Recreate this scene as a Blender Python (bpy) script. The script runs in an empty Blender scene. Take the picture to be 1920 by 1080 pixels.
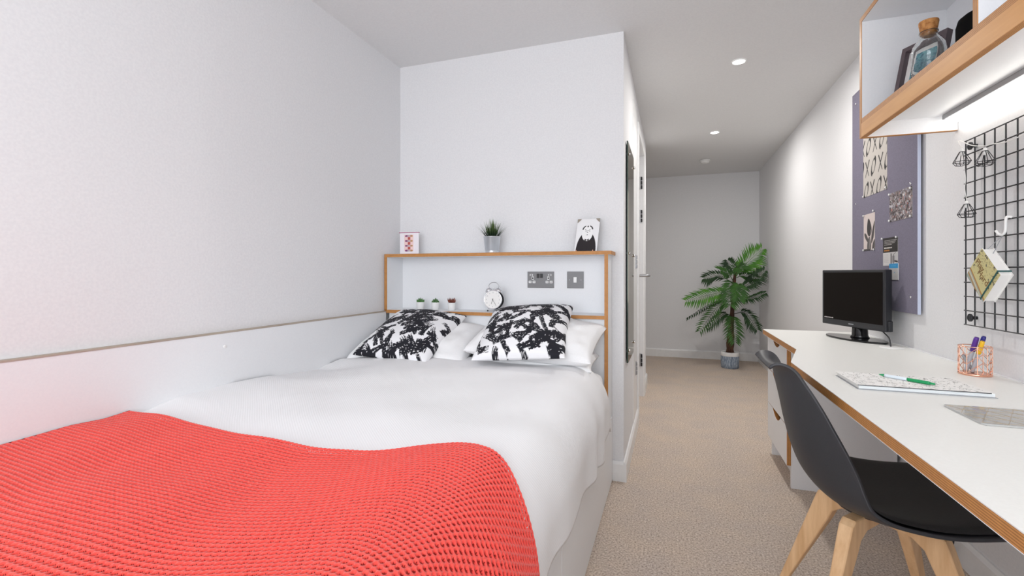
import bpy, bmesh, math, random
import numpy as np
from mathutils import Vector, Matrix, noise

random.seed(7)
rng = np.random.default_rng(7)
S = bpy.context.scene
COL = S.collection
R = math.radians
PI = math.pi

# ------------------------------------------------------------------ camera
F_PX, YAW, HOR = 874.2, 0.32856, 513.5
cam = bpy.data.cameras.new('camera')
cam.sensor_width = 36.0
cam.lens = F_PX / 1920 * 36.0
cam.shift_y = (HOR - 540) / 1920
cam.clip_start = 0.05
co = bpy.data.objects.new('camera', cam)
COL.objects.link(co)
co.location = (0, 0, 1.05)
co.rotation_euler = (PI / 2, 0, YAW)
S.camera = co

# ------------------------------------------------------------------ world, exposure
S.view_settings.view_transform = 'Standard'
S.view_settings.look = 'None'
S.view_settings.gamma = 1
S.view_settings.use_curve_mapping = False
S.view_settings.exposure = 0.08
S.cycles.use_denoising = True
S.cycles.max_bounces = 10
S.cycles.diffuse_bounces = 6
S.cycles.sample_clamp_indirect = 6
W = bpy.data.worlds.new('daylight')
W.use_nodes = True
bgn = W.node_tree.nodes['Background']
bgn.inputs[0].default_value = (0.80, 0.88, 1.0, 1)
bgn.inputs[1].default_value = 1.2
S.world = W


def area(name, loc, rot, sx, sy, power, color=(1, 1, 1), shape='RECTANGLE', spread=None):
    l = bpy.data.lights.new(name, 'AREA')
    l.shape = shape
    l.size = sx
    l.size_y = sy
    l.energy = power
    l.color = color
    if spread:
        l.spread = spread
    o = bpy.data.objects.new(name, l)
    COL.objects.link(o)
    o.location = loc
    o.rotation_euler = rot
    return o


# daylight entering by the bedroom window in the wall behind the camera
area('window_daylight', (-0.25, -1.16, 1.40), (R(90), 0, 0), 2.2, 1.45, 42, (0.955, 0.98, 1.0))

# ------------------------------------------------------------------ helpers
OFF = {}


def empty(name, loc=(0, 0, 0), rz=0.0):
    o = bpy.data.objects.new(name, None)
    o.empty_display_size = 0.05
    COL.objects.link(o)
    o.location = loc
    o.rotation_euler = (0, 0, rz)
    OFF[o.name] = Vector(loc)
    return o


def tag(o, label, cat, group=None):
    o['label'] = label
    o['category'] = cat
    if group:
        o['group'] = group
    return o


def thing(name, label, cat, loc=(0, 0, 0), rz=0.0, group=None):
    return tag(empty(name, loc, rz), label, cat, group)


def obj(name, bm, mat, parent=None, smooth=False, local=False, label=None):
    """link a bmesh as one mesh object; world coordinates unless local"""
    if parent is not None and not local:
        bmesh.ops.translate(bm, verts=bm.verts, vec=-OFF[parent.name])
    me = bpy.data.meshes.new(name)
    bm.to_mesh(me)
    bm.free()
    return mobj(name, me, mat, parent, smooth, label)


def mobj(name, me, mat, parent=None, smooth=False, label=None):
    for m in (mat if isinstance(mat, (list, tuple)) else [mat]):
        me.materials.append(m)
    if smooth:
        me.polygons.foreach_set('use_smooth', np.ones(len(me.polygons), dtype=bool))
    o = bpy.data.objects.new(name, me)
    COL.objects.link(o)
    if parent is not None:
        o.parent = parent
        OFF[o.name] = OFF[parent.name].copy()
    else:
        OFF[o.name] = Vector((0, 0, 0))
    if label:
        o['label'] = label
    return o


def struct(name, bm, mat, smooth=False):
    o = obj(name, bm, mat, None, smooth)
    o['kind'] = 'structure'
    return o


def solo(name, bm, mat, label, cat, origin, group=None, smooth=False):
    """a thing that is one mesh: its origin is moved to the thing's base"""
    bmesh.ops.translate(bm, verts=bm.verts, vec=-Vector(origin))
    o = obj(name, bm, mat, None, smooth)
    o.location = origin
    return tag(o, label, cat, group)


def NB():
    return bmesh.new()


def box(bm, x0, x1, y0, y1, z0, z1, bev=0.0, seg=2, mi=0):
    vs = [bm.verts.new(p) for p in ((x0, y0, z0), (x1, y0, z0), (x1, y1, z0), (x0, y1, z0),
                                    (x0, y0, z1), (x1, y0, z1), (x1, y1, z1), (x0, y1, z1))]
    fs = [bm.faces.new([vs[i] for i in q]) for q in
          ((0, 3, 2, 1), (4, 5, 6, 7), (0, 1, 5, 4), (1, 2, 6, 5), (2, 3, 7, 6), (3, 0, 4, 7))]
    for f in fs:
        f.material_index = mi
    if bev:
        es = list({e for f in fs for e in f.edges})
        bmesh.ops.bevel(bm, geom=es, offset=bev, segments=seg, affect='EDGES', profile=0.5)
    return bm


def B(*a, **k):
    return box(NB(), *a, **k)


def prism(bm, pts, lo, hi, axis='z', bev=0.0):
    """extrude a polygon: axis z -> pts (x,y); axis x -> pts (y,z); axis y -> pts (x,z)"""
    def P(a, b, t):
        return {'z': (a, b, t), 'x': (t, a, b), 'y': (a, t, b)}[axis]
    v0 = [bm.verts.new(P(a, b, lo)) for a, b in pts]
    v1 = [bm.verts.new(P(a, b, hi)) for a, b in pts]
    n = len(pts)
    fs = [bm.faces.new(v0[::-1]), bm.faces.new(v1)]
    for i in range(n):
        fs.append(bm.faces.new((v0[i], v0[(i + 1) % n], v1[(i + 1) % n], v1[i])))
    bmesh.ops.recalc_face_normals(bm, faces=fs)
    if bev:
        es = list({e for f in fs[:2] for e in f.edges})
        bmesh.ops.bevel(bm, geom=es, offset=bev, segments=2, affect='EDGES', profile=0.5)
    return bm


def lathe(bm, prof, c=(0, 0, 0), n=24, cap=True, M=None):
    rings = []
    for r, z in prof:
        ring = []
        for i in range(n):
            a = 2 * PI * i / n
            p = Vector((r * math.cos(a), r * math.sin(a), z))
            if M is not None:
                p = M @ p
            ring.append(bm.verts.new(p + Vector(c)))
        rings.append(ring)
    for a, b in zip(rings, rings[1:]):
        for i in range(n):
            bm.faces.new((a[i], a[(i + 1) % n], b[(i + 1) % n], b[i]))
    if cap:
        bm.faces.new(rings[0][::-1])
        bm.faces.new(rings[-1])
    return bm


def tube(bm, pts, r, n=8, cap=True, closed=False):
    """round tube along points; r a number or one per point"""
    pts = [Vector(p) for p in pts]
    m = len(pts)
    rs = r if isinstance(r, (list, tuple)) else [r] * m
    rings = []
    prev = None
    for i, p in enumerate(pts):
        if closed:
            t = pts[(i + 1) % m] - pts[i - 1]
        else:
            t = pts[min(i + 1, m - 1)] - pts[max(i - 1, 0)]
        t.normalize()
        if prev is None:
            a = t.orthogonal().normalized()
        else:
            a = prev - t * prev.dot(t)
            a = a.normalized() if a.length > 1e-6 else t.orthogonal().normalized()
        prev = a
        b = t.cross(a)
        rings.append([bm.verts.new(p + (a * math.cos(2 * PI * k / n) + b * math.sin(2 * PI * k / n)) * rs[i])
                      for k in range(n)])
    pairs = list(zip(rings, rings[1:]))
    if closed:
        pairs.append((rings[-1], rings[0]))
    for u, v in pairs:
        for k in range(n):
            bm.faces.new((u[k], u[(k + 1) % n], v[(k + 1) % n], v[k]))
    if cap and not closed:
        bm.faces.new(rings[0][::-1])
        bm.faces.new(rings[-1])
    return bm


def curve_pts(ctrl, n=10):
    """Catmull-Rom through control points"""
    P = [Vector(c) for c in ctrl]
    P = [P[0] * 2 - P[1]] + P + [P[-1] * 2 - P[-2]]
    out = []
    for i in range(1, len(P) - 2):
        for k in range(n):
            t = k / n
            p0, p1, p2, p3 = P[i - 1:i + 3]
            out.append(0.5 * ((2 * p1) + (p2 - p0) * t + (2 * p0 - 5 * p1 + 4 * p2 - p3) * t * t
                              + (-p0 + 3 * p1 - 3 * p2 + p3) * t ** 3))
    out.append(P[-2])
    return out


def sphere(bm, c, r, u=12, v=8, sc=(1, 1, 1)):
    M = Matrix.Translation(c) @ Matrix.Diagonal((sc[0], sc[1], sc[2], 1))
    bmesh.ops.create_uvsphere(bm, u_segments=u, v_segments=v, radius=r, matrix=M)
    return bm


def grid_mesh(name, X, Y, Z, cols=None, flip=False, keep=None):
    """numpy (n,m) arrays -> mesh of quads, with an optional colour attribute"""
    n, m = X.shape
    co_ = np.stack([X, Y, Z], -1).reshape(-1, 3).astype(np.float32)
    i = np.arange(n - 1)[:, None] * m + np.arange(m - 1)[None, :]
    q = np.stack([i, i + 1, i + m + 1, i + m], -1).reshape(-1, 4)
    if keep is not None:
        q = q[keep.reshape(-1)]
    if flip:
        q = q[:, ::-1]
    me = bpy.data.meshes.new(name)
    me.vertices.add(n * m)
    me.vertices.foreach_set('co', co_.ravel())
    nq = len(q)
    me.loops.add(nq * 4)
    me.loops.foreach_set('vertex_index', q.ravel().astype(np.int32))
    me.polygons.add(nq)
    me.polygons.foreach_set('loop_start', (np.arange(nq) * 4).astype(np.int32))
    me.update(calc_edges=True)
    me.validate()
    if cols is not None:
        ca = me.color_attributes.new('Col', 'FLOAT_COLOR', 'POINT')
        c4 = np.ones((n * m, 4), np.float32)
        c4[:, :3] = cols.reshape(-1, 3)
        ca.data.foreach_set('color', c4.ravel())
    return me


def text_bm(s, size, M, depth=0.0003, spacing=1.0):
    """flat lettering as a thin bmesh placed by a matrix (built-in font)"""
    cu = bpy.data.curves.new('lettering', 'FONT')
    cu.body = s
    cu.size = size
    cu.align_x = 'CENTER'
    cu.align_y = 'CENTER'
    cu.extrude = depth
    cu.resolution_u = 3
    cu.space_character = spacing
    o = bpy.data.objects.new('lettering', cu)
    COL.objects.link(o)
    dg = bpy.context.evaluated_depsgraph_get()
    me = bpy.data.meshes.new_from_object(o.evaluated_get(dg))
    bpy.data.objects.remove(o)
    bpy.data.curves.remove(cu)
    bm = NB()
    bm.from_mesh(me)
    bpy.data.meshes.remove(me)
    bmesh.ops.transform(bm, matrix=M, verts=bm.verts)
    return bm


# ------------------------------------------------------------------ materials
def mat(name, col, rough=0.5, metal=0.0, **kw):
    m = bpy.data.materials.new(name)
    m.use_nodes = True
    b = m.node_tree.nodes['Principled BSDF']
    b.inputs['Base Color'].default_value = (*col, 1)
    b.inputs['Roughness'].default_value = rough
    b.inputs['Metallic'].default_value = metal
    for k, v in kw.items():
        b.inputs[k.replace('_', ' ')].default_value = v
    return m


def nodes(m):
    return m.node_tree.nodes, m.node_tree.links, m.node_tree.nodes['Principled BSDF']


def coords(m, kind='Object', scale=(1, 1, 1)):
    N, L, b = nodes(m)
    tc = N.new('ShaderNodeTexCoord')
    mp = N.new('ShaderNodeMapping')
    mp.inputs['Scale'].default_value = scale
    L.new(tc.outputs[kind], mp.inputs['Vector'])
    return mp.outputs['Vector']


def ramp(m, fac, stops):
    N, L, b = nodes(m)
    r = N.new('ShaderNodeValToRGB')
    e = r.color_ramp.elements
    while len(e) < len(stops):
        e.new(0.5)
    for el, (p, c) in zip(e, stops):
        el.position = p
        el.color = (*c, 1)
    L.new(fac, r.inputs['Fac'])
    return r.outputs['Color']


def noise_n(m, vec, scale, detail=3, rough=0.5):
    N, L, b = nodes(m)
    n = N.new('ShaderNodeTexNoise')
    n.inputs['Scale'].default_value = scale
    n.inputs['Detail'].default_value = detail
    n.inputs['Roughness'].default_value = rough
    L.new(vec, n.inputs['Vector'])
    return n.outputs['Fac']


def bump(m, h, strength, dist):
    N, L, b = nodes(m)
    bp = N.new('ShaderNodeBump')
    bp.inputs['Strength'].default_value = strength
    bp.inputs['Distance'].default_value = dist
    L.new(h, bp.inputs['Height'])
    L.new(bp.outputs['Normal'], b.inputs['Normal'])


def plain_noise(name, c0, c1, scale, rough, bstr=0.0, bdist=0.001, detail=3, stretch=(1, 1, 1), p=(0.35, 0.65)):
    m = mat(name, c0, rough)
    v = coords(m, 'Object', stretch)
    f = noise_n(m, v, scale, detail)
    nodes(m)[1].new(ramp(m, f, [(p[0], c0), (p[1], c1)]), nodes(m)[2].inputs['Base Color'])
    if bstr:
        bump(m, f, bstr, bdist)
    return m


def attr_mat(name, rough=0.8, bscale=0.0):
    m = mat(name, (1, 1, 1), rough)
    N, L, b = nodes(m)
    a = N.new('ShaderNodeAttribute')
    a.attribute_name = 'Col'
    L.new(a.outputs['Color'], b.inputs['Base Color'])
    if bscale:
        bump(m, noise_n(m, coords(m), bscale, 2), 0.25, 0.001)
    return m


def wood_mat(name, dark, light, axis_scale, scale=10, rough=0.5):
    m = mat(name, light, rough)
    v = coords(m, 'Object', axis_scale)
    f = noise_n(m, v, scale, 6, 0.6)
    nodes(m)[1].new(ramp(m, f, [(0.3, dark), (0.7, light)]), nodes(m)[2].inputs['Base Color'])
    bump(m, f, 0.1, 0.0006)
    return m


def ply_mat(name, c_dark, c_light, axis, period):
    """plywood edge: thin veneer lines stacked along one axis"""
    m = mat(name, c_light, 0.55)
    N, L, b = nodes(m)
    v = coords(m)
    w = N.new('ShaderNodeTexWave')
    w.wave_type = 'BANDS'
    w.bands_direction = axis
    w.inputs['Scale'].default_value = 2 * PI / 20.0 / period
    w.inputs['Distortion'].default_value = 0.15
    w.inputs['Detail'].default_value = 1
    L.new(v, w.inputs['Vector'])
    nz = noise_n(m, v, 60, 4)
    mx = N.new('ShaderNodeMixRGB')
    mx.blend_type = 'MULTIPLY'
    mx.inputs['Fac'].default_value = 0.35
    L.new(ramp(m, w.outputs['Fac'], [(0.15, c_dark), (0.55, c_light)]), mx.inputs['Color1'])
    L.new(ramp(m, nz, [(0.3, (0.6, 0.55, 0.5)), (0.7, (1, 1, 1))]), mx.inputs['Color2'])
    L.new(mx.outputs['Color'], b.inputs['Base Color'])
    return m


M = {}
M['wall'] = plain_noise('wall_paint', (0.74, 0.74, 0.755), (0.78, 0.78, 0.79), 140, 0.75, 0.03, 0.0005)
M['ceiling'] = plain_noise('ceiling_paint', (0.72, 0.72, 0.725), (0.75, 0.75, 0.75), 120, 0.85, 0.03, 0.0005)
M['gloss'] = plain_noise('white_gloss_paint', (0.80, 0.80, 0.80), (0.83, 0.83, 0.83), 30, 0.35)
M['lam'] = plain_noise('white_laminate', (0.80, 0.81, 0.83), (0.82, 0.83, 0.845), 220, 0.42, 0.04, 0.0004)
M['desk'] = plain_noise('pale_desk_laminate', (0.83, 0.83, 0.80), (0.85, 0.85, 0.82), 160, 0.40, 0.03, 0.0004)
M['ply'] = ply_mat('plywood_edge', (0.36, 0.15, 0.035), (0.62, 0.29, 0.085), 'Z', 0.0042)
M['plyx'] = ply_mat('plywood_edge_upright', (0.36, 0.15, 0.035), (0.60, 0.285, 0.085), 'X', 0.0045)
M['plyy'] = ply_mat('plywood_edge_side', (0.36, 0.15, 0.035), (0.60, 0.285, 0.085), 'Y', 0.0045)
M['beech'] = wood_mat('pale_wood', (0.66, 0.39, 0.19), (0.86, 0.58, 0.33), (1, 1, 0.12), 40, 0.45)
M['batten'] = wood_mat('batten_wood', (0.60, 0.275, 0.068), (0.70, 0.35, 0.10), (1, 0.1, 1), 30, 0.5)
M['black'] = mat('black_plastic', (0.022, 0.023, 0.027), 0.42)
M['blackleather'] = plain_noise('black_leatherette', (0.012, 0.012, 0.013), (0.02, 0.02, 0.021), 300, 0.5, 0.3, 0.0008)
M['shell'] = plain_noise('charcoal_moulded_plastic', (0.030, 0.031, 0.036), (0.034, 0.035, 0.04), 400, 0.5, 0.12, 0.0004)
M['glossblack'] = mat('gloss_black', (0.008, 0.008, 0.009), 0.08)
M['screen'] = mat('dark_screen', (0.008, 0.006, 0.005), 0.3, Specular_IOR_Level=0.06)
M['darkwire'] = mat('black_wire', (0.015, 0.015, 0.018), 0.4, 0.3)
M['steel'] = mat('brushed_steel', (0.42, 0.42, 0.43), 0.38, 1.0)
M['plate'] = mat('satin_grey_plate', (0.20, 0.20, 0.205), 0.5, 0.4)
M['chrome'] = mat('chrome', (0.85, 0.85, 0.87), 0.08, 1.0)
M['galv'] = plain_noise('galvanised_steel', (0.62, 0.65, 0.68), (0.78, 0.81, 0.84), 25, 0.28, stretch=(1, 1, 0.05))
nodes(M['galv'])[2].inputs['Metallic'].default_value = 0.9
M['copper'] = mat('copper_wire', (0.90, 0.50, 0.36), 0.22, 1.0)
M['white'] = mat('white_plastic', (0.85, 0.85, 0.84), 0.4)
M['paper'] = mat('white_paper', (0.86, 0.85, 0.83), 0.8)
M['grey'] = mat('grey_plastic', (0.35, 0.36, 0.38), 0.5)
M['mirror'] = mat('mirror_glass', (0.36, 0.31, 0.21), 0.02, 1.0)
M['glassedge'] = mat('dark_glass_edge', (0.02, 0.05, 0.04), 0.15)
M['print'] = attr_mat('printed_paper', 0.75)
M['lamp'] = mat('lamp_diffuser', (1, 1, 1), 0.4, Emission_Color=(1, 0.97, 0.92, 1), Emission_Strength=14)
M['tube'] = mat('lit_tube', (1, 1, 1), 0.4, Emission_Color=(1, 0.97, 0.90, 1), Emission_Strength=6.5)

# carpet: short speckled pile
m = M['carpet'] = mat('speckled_carpet', (0.4, 0.31, 0.25), 0.95)
N, L, b = nodes(m)
v = coords(m)
f1 = noise_n(m, v, 140, 4, 0.75)
f2 = noise_n(m, v, 5, 3, 0.5)
f3 = noise_n(m, v, 90, 2, 0.6)
c1 = ramp(m, f1, [(0.30, (0.17, 0.13, 0.105)), (0.45, (0.57, 0.465, 0.385)), (0.56, (0.76, 0.65, 0.56)), (0.70, (0.95, 0.89, 0.82))])
c2 = ramp(m, f2, [(0.3, (0.90, 0.90, 0.92)), (0.7, (1.0, 0.97, 0.93))])
mx = N.new('ShaderNodeMixRGB')
mx.blend_type = 'MULTIPLY'
mx.inputs['Fac'].default_value = 1
L.new(c1, mx.inputs['Color1'])
L.new(c2, mx.inputs['Color2'])
L.new(mx.outputs['Color'], b.inputs['Base Color'])
ad = N.new('ShaderNodeMath')
ad.operation = 'ADD'
L.new(f1, ad.inputs[0])
L.new(f3, ad.inputs[1])
bump(m, ad.outputs[0], 0.8, 0.006)

# white cotton with a fine diagonal rib
m = M['cotton'] = mat('white_cotton', (0.86, 0.86, 0.87), 0.9)
N, L, b = nodes(m)
w = N.new('ShaderNodeTexWave')
w.wave_type = 'BANDS'
w.bands_direction = 'DIAGONAL'
w.inputs['Scale'].default_value = 70
w.inputs['Distortion'].default_value = 1.0
L.new(coords(m), w.inputs['Vector'])
bump(m, w.outputs['Fac'], 0.22, 0.0012)
M['pillowcase'] = plain_noise('white_pillowcase', (0.85, 0.85, 0.86), (0.88, 0.88, 0.88), 260, 0.92, 0.1, 0.0006)
M['throw'] = plain_noise('coral_red_wool', (0.72, 0.052, 0.040), (0.81, 0.085, 0.062), 260, 0.9, 0.12, 0.001)
nodes(M['throw'])[2].inputs['Sheen Weight'].default_value = 0.25
M['cushion'] = attr_mat('brush_print_cotton', 0.85, 500)
M['felt'] = plain_noise('lilac_grey_felt', (0.16, 0.147, 0.20), (0.195, 0.18, 0.24), 260, 0.95, 0.3, 0.001)
M['feltedge'] = mat('pale_board_edge', (0.55, 0.60, 0.75), 0.7)
M['cloth'] = mat('black_speaker_cloth', (0.004, 0.004, 0.004), 0.8, Specular_IOR_Level=0.1)
M['glass'] = mat('clear_glass', (0.97, 0.99, 0.99), 0.02, Transmission_Weight=1.0, IOR=1.45)
M['cork'] = plain_noise('cork', (0.38, 0.15, 0.04), (0.62, 0.30, 0.10), 90, 0.8, 0.5, 0.002)
M['mauve'] = mat('dark_mauve_frame', (0.10, 0.075, 0.085), 0.5)
M['sage'] = mat('wire_black_cage', (0.03, 0.03, 0.033), 0.45, 0.4)

# ------------------------------------------------------------------ room shell
XL, XR, YW, YF, ZC, XC = -1.53, 1.0, 2.42, 6.235, 2.28, -0.227
YB = -1.2
struct('floor', B(-1.7, 1.15, YB - .1, YF + .1, -0.08, 0.0), M['carpet'])
struct('ceiling', B(-1.7, 1.15, YB - .1, YF + .1, ZC, ZC + .08), M['ceiling'])
struct('wall_left', B(XL - .1, XL, YB, YW, 0, ZC), M['wall'])
struct('wall_right', B(XR, XR + .1, YB, YF, 0, ZC), M['wall'])
struct('wall_head', B(XL - .1, XC, YW, YW + .1, 0, ZC), M['wall'])
struct('wall_far', B(-1.3, XR + .1, YF, YF + .1, 0, ZC), M['wall'])
bm = NB()                                                  # corridor wall with a doorway left open
box(bm, XC - .1, XC, YW + .1, 3.46, 0, ZC)
box(bm, XC - .1, XC, 3.46, 4.15, 2.06, ZC)
box(bm, XC - .1, XC, 4.15, 4.63, 0, ZC)
struct('wall_corridor', bm, M['wall'])
bm = NB()
box(bm, -1.3, XC - .1, 4.53, 4.63, 0, ZC)
box(bm, -1.4, -1.3, 4.53, YF + .1, 0, ZC)
struct('wall_recess', bm, M['wall'])
bm = NB()                                                  # window wall behind the camera
box(bm, XL - .1, -1.42, YB - .1, YB, 0, ZC)
box(bm, 0.92, XR + .1, YB - .1, YB, 0, ZC)
box(bm, -1.42, 0.92, YB - .1, YB, 0, 0.62)
box(bm, -1.42, 0.92, YB - .1, YB, 2.22, ZC)
struct('wall_rear', bm, M['wall'])
bm = NB()
for x0, x1, z0, z1 in ((-1.42, .92, .62, .67), (-1.42, .92, 2.17, 2.22), (-1.42, -1.37, .67, 2.17), (.87, .92, .67, 2.17), (-.28, -.22, .67, 2.17)):
    box(bm, x0, x1, YB - .09, YB - .03, z0, z1)
struct('window_1', bm, M['gloss'])


def skirting(name, x0, x1, y0, y1, side, h=0.1):
    """chamfered skirting board; side tells which face looks into the room"""
    t = 0.015
    prof = [(0, 0), (t, 0), (t, h - .014), (t * .45, h), (0, h)]
    bm = NB()
    if side == '+x':
        prism(bm, [(x0 + a, z) for a, z in prof], y0, y1, 'y')
    elif side == '-x':
        prism(bm, [(x0 - a, z) for a, z in prof], y0, y1, 'y')
    else:
        prism(bm, [(y0 - a, z) for a, z in prof], x0, x1, 'x')
    return struct(name, bm, M['gloss'])


skirting('baseboard_right', XR, 0, YB, YF, '-x')
skirting('baseboard_far', -1.3, XR, YF, 0, '-y')
skirting('baseboard_head', -.281, XC, YW, 0, '-y')
bm = NB()
prof = [(0, 0), (.015, 0), (.015, .086), (.007, .1), (0, .1)]
prism(bm, [(XC + a, z) for a, z in prof], YW - .015, 3.39, 'y')
struct('baseboard_corridor', bm, M['gloss'])
bm = NB()
prism(bm, [(XC + a, z) for a, z in prof], 4.22, 4.645, 'y')
struct('baseboard_recess', bm, M['gloss'])

# door frame, recessed door with hinges and a lever
bm = NB()
box(bm, XC, XC + .013, 3.39, 3.46, 0, 2.12, .002)
box(bm, XC, XC + .013, 4.15, 4.22, 0, 2.12, .002)
box(bm, XC, XC + .013, 3.46, 4.15, 2.06, 2.12, .002)
struct('trim_1', bm, M['gloss'])
door2 = struct('door_2', B(XC - .095, XC - .052, 3.465, 4.145, .01, 2.05, .002), M['gloss'])
for zc in (.31, 1.545, 1.83):
    hg = obj('hinge', B(XC - .05, XC - .008, 4.1465, 4.1495, zc - .055, zc + .055), M['steel'], door2)
    bm = NB()
    for k in (-1, 0, 1):
        lathe(bm, [(.006, -.015), (.007, -.013), (.007, .013), (.006, .015)], (XC - .012, 4.141, zc + k * .036), 10)
    obj('hinge_knuckle', bm, M['darkwire'], hg)
bm = NB()
lathe(bm, [(.026, 0), (.026, .006), (.02, .01)], (XC - .052, 3.6, 1.037), 18, M=Matrix.Rotation(PI / 2, 3, 'Y'))
h_ = obj('handle_rose', bm, M['steel'], door2, True)
bm = NB()
tube(bm, curve_pts([(XC - .05, 3.6, 1.037), (XC + .035, 3.6, 1.037), (XC + .062, 3.605, 1.037), (XC + .068, 3.63, 1.037), (XC + .068, 3.72, 1.037)], 6), .0105, 10)
obj('door_handle', bm, M['steel'], h_, True)
# slim service door with its two hinges, beside the mirror
door1 = struct('door_1', B(XC - .001, XC + .004, 3.02, 3.33, .11, 2.15, .001), M['gloss'])
for zc in (.42, 1.13):
    bm = NB()
    box(bm, XC + .004, XC + .006, 3.195, 3.24, zc - .045, zc + .045)
    for k in (-1, 0, 1):
        lathe(bm, [(.004, -.013), (.006, -.011), (.006, .011), (.004, .013)], (XC + .009, 3.217, zc + k * .03), 10)
    obj('hinge', bm, M['steel'], door1)

# mirror screwed to the corridor wall
t = thing('wall_mirror', 'tall frameless mirror screwed to the corridor wall', 'mirror', (XC + .008, 2.72, .578))
obj('mirror_pane', B(XC + .0125, XC + .0130, 2.532, 2.918, .580, 1.752), M['mirror'], t)
obj('pane_edge', B(XC + .006, XC + .0124, 2.53, 2.92, .578, 1.754), M['glassedge'], t)
for yy in (2.552, 2.898):
    for zz in (.64, 1.16, 1.688):
        bm = NB()
        lathe(bm, [(.006, 0), (.006, .0145), (.0085, .0146), (.0085, .019), (.005, .023), (.0005, .024)], (XC, yy, zz), 12, M=Matrix.Rotation(PI / 2, 3, 'Y'))
        obj('mirror_screw', bm, M['chrome'], t, True)

# panel along the bed wall
t = thing('wall_panel', 'low white panel along the left wall beside the bed', 'wall panel', (XL, .7, .30))
obj('panel_board', B(XL, XL + .016, YB, 2.249, .30, .837), M['lam'], t)
M['paledge'] = plain_noise('weathered_edge', (0.36, 0.30, 0.24), (0.46, 0.40, 0.33), 60, 0.6, stretch=(1, .1, 1))
obj('top_edge', B(XL, XL + .018, YB, 2.249, .837, .843, .001), M['paledge'], t, label='grey brown top edge')
obj('screw_cap', lathe(NB(), [(.006, 0), (.006, .002), (.004, .003)], (XL + .016, 1.25, .79), 12, M=Matrix.Rotation(PI / 2, 3, 'Y')), M['white'], t)

# ------------------------------------------------------------------ bed base, mattress
BX = -.28
t = thing('bed_base', 'white storage bed base with plain drawer fronts beside the carpet', 'bed', (-.9, 1.3, 0))
obj('base_box', B(XL + .02, BX - .018, .32, 2.405, 0, .325), M['lam'], t)
obj('drawer_front', B(BX - .018, BX, 1.243, 2.404, .012, .333, .0012), M['lam'], t)
obj('drawer_front', B(BX - .018, BX, .32, 1.239, .012, .333, .0012), M['lam'], t)
obj('plinth', B(BX - .02, BX - .006, .32, 2.404, 0, .012), M['grey'], t)
solo('mattress', B(XL + .025, -.30, .34, 2.23, .326, .585, .04, 4), M['cotton'],
     'white mattress under the duvet on the storage base', 'mattress', (-.9, 1.3, .326), smooth=True)

# ------------------------------------------------------------------ duvet and throw
WZ_Y = [0.30, .65, .79, .87, .94, 1.08, 1.235, 1.42, 1.56, 1.72, 1.86, 2.0, 2.2]
WZ_Z = [.615, .612, .620, .616, .622, .648, .656, .650, .630, .612, .640, .635, .62]


def top_z(x, y):
    """height of the duvet's upper surface"""
    wall = np.interp(y, WZ_Y, WZ_Z)
    mid = np.interp(y, [.3, .6, .9, 1.2, 1.6, 1.9, 2.05, 2.3], [.600, .612, .620, .634, .648, .668, .664, .62])
    rt = np.interp(y, [.3, .6, .9, 1.2, 1.6, 1.9, 2.05, 2.3], [.595, .612, .622, .632, .640, .652, .652, .60])
    u = np.clip((x - XL) / (-.36 - XL), 0, 1)
    a = np.clip(u / .35, 0, 1)
    a = a * a * (3 - 2 * a)
    c = np.clip((u - .45) / .55, 0, 1)
    c = c * c * (3 - 2 * c)
    z = wall * (1 - a) + mid * a
    z = z * (1 - c) + rt * c
    z = z + .006 * np.sin(3.1 * x + 5.3 * y) * np.sin(4.4 * y - 2.0 * x + .5)
    z = z + .0045 * np.sin(9.1 * x + 2.0 * np.sin(5.0 * y)) * np.sin(7.3 * y + 1.3 * np.sin(6.0 * x)) + .0018 * np.sin(23 * x - 9 * y) * np.sin(17 * y + 8 * x)
    # soft dip across the throw
    z = z - .022 * np.exp(-((x + .80) / .26) ** 2 - ((y - .82) / .30) ** 2)
    return z


def smooth_noise(x, y, s, seed=0.0):
    n = np.empty(x.shape)
    fl = n.ravel()
    for i, (a, b2) in enumerate(zip(x.ravel(), y.ravel())):
        fl[i] = noise.noise((a * s + seed, b2 * s - seed, seed))
    return n


def bed_surface(s, y, off, x_in=0.0):
    """s: distance across from the wall in metres; rounds over the edge and hangs. returns X,Y,Z"""
    xr = np.interp(y, [.3, .8, 1.3, 1.8, 2.05, 2.3], [-.385, -.385, -.40, -.40, -.42, -.45])   # where the top ends
    top_len = xr - XL
    rx = -.262 + off - xr + np.interp(y, [.3, 1.2, 1.9, 2.1], [.004, .004, .012, .0])
    rz = .17
    arc = .5 * PI * np.sqrt((rx ** 2 + rz ** 2) / 2)
    a = np.clip((s - top_len) / arc, 0, 1) * PI / 2
    below = np.clip(s - top_len - arc, 0, None)
    x = np.where(s <= top_len, XL + s, xr + rx * np.sin(a))
    zt = top_z(np.minimum(x, xr), y)
    z = zt - rz * (1 - np.cos(a)) - below
    x = x + below * -.03
    return x, y, z + off * np.cos(a)


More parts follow.
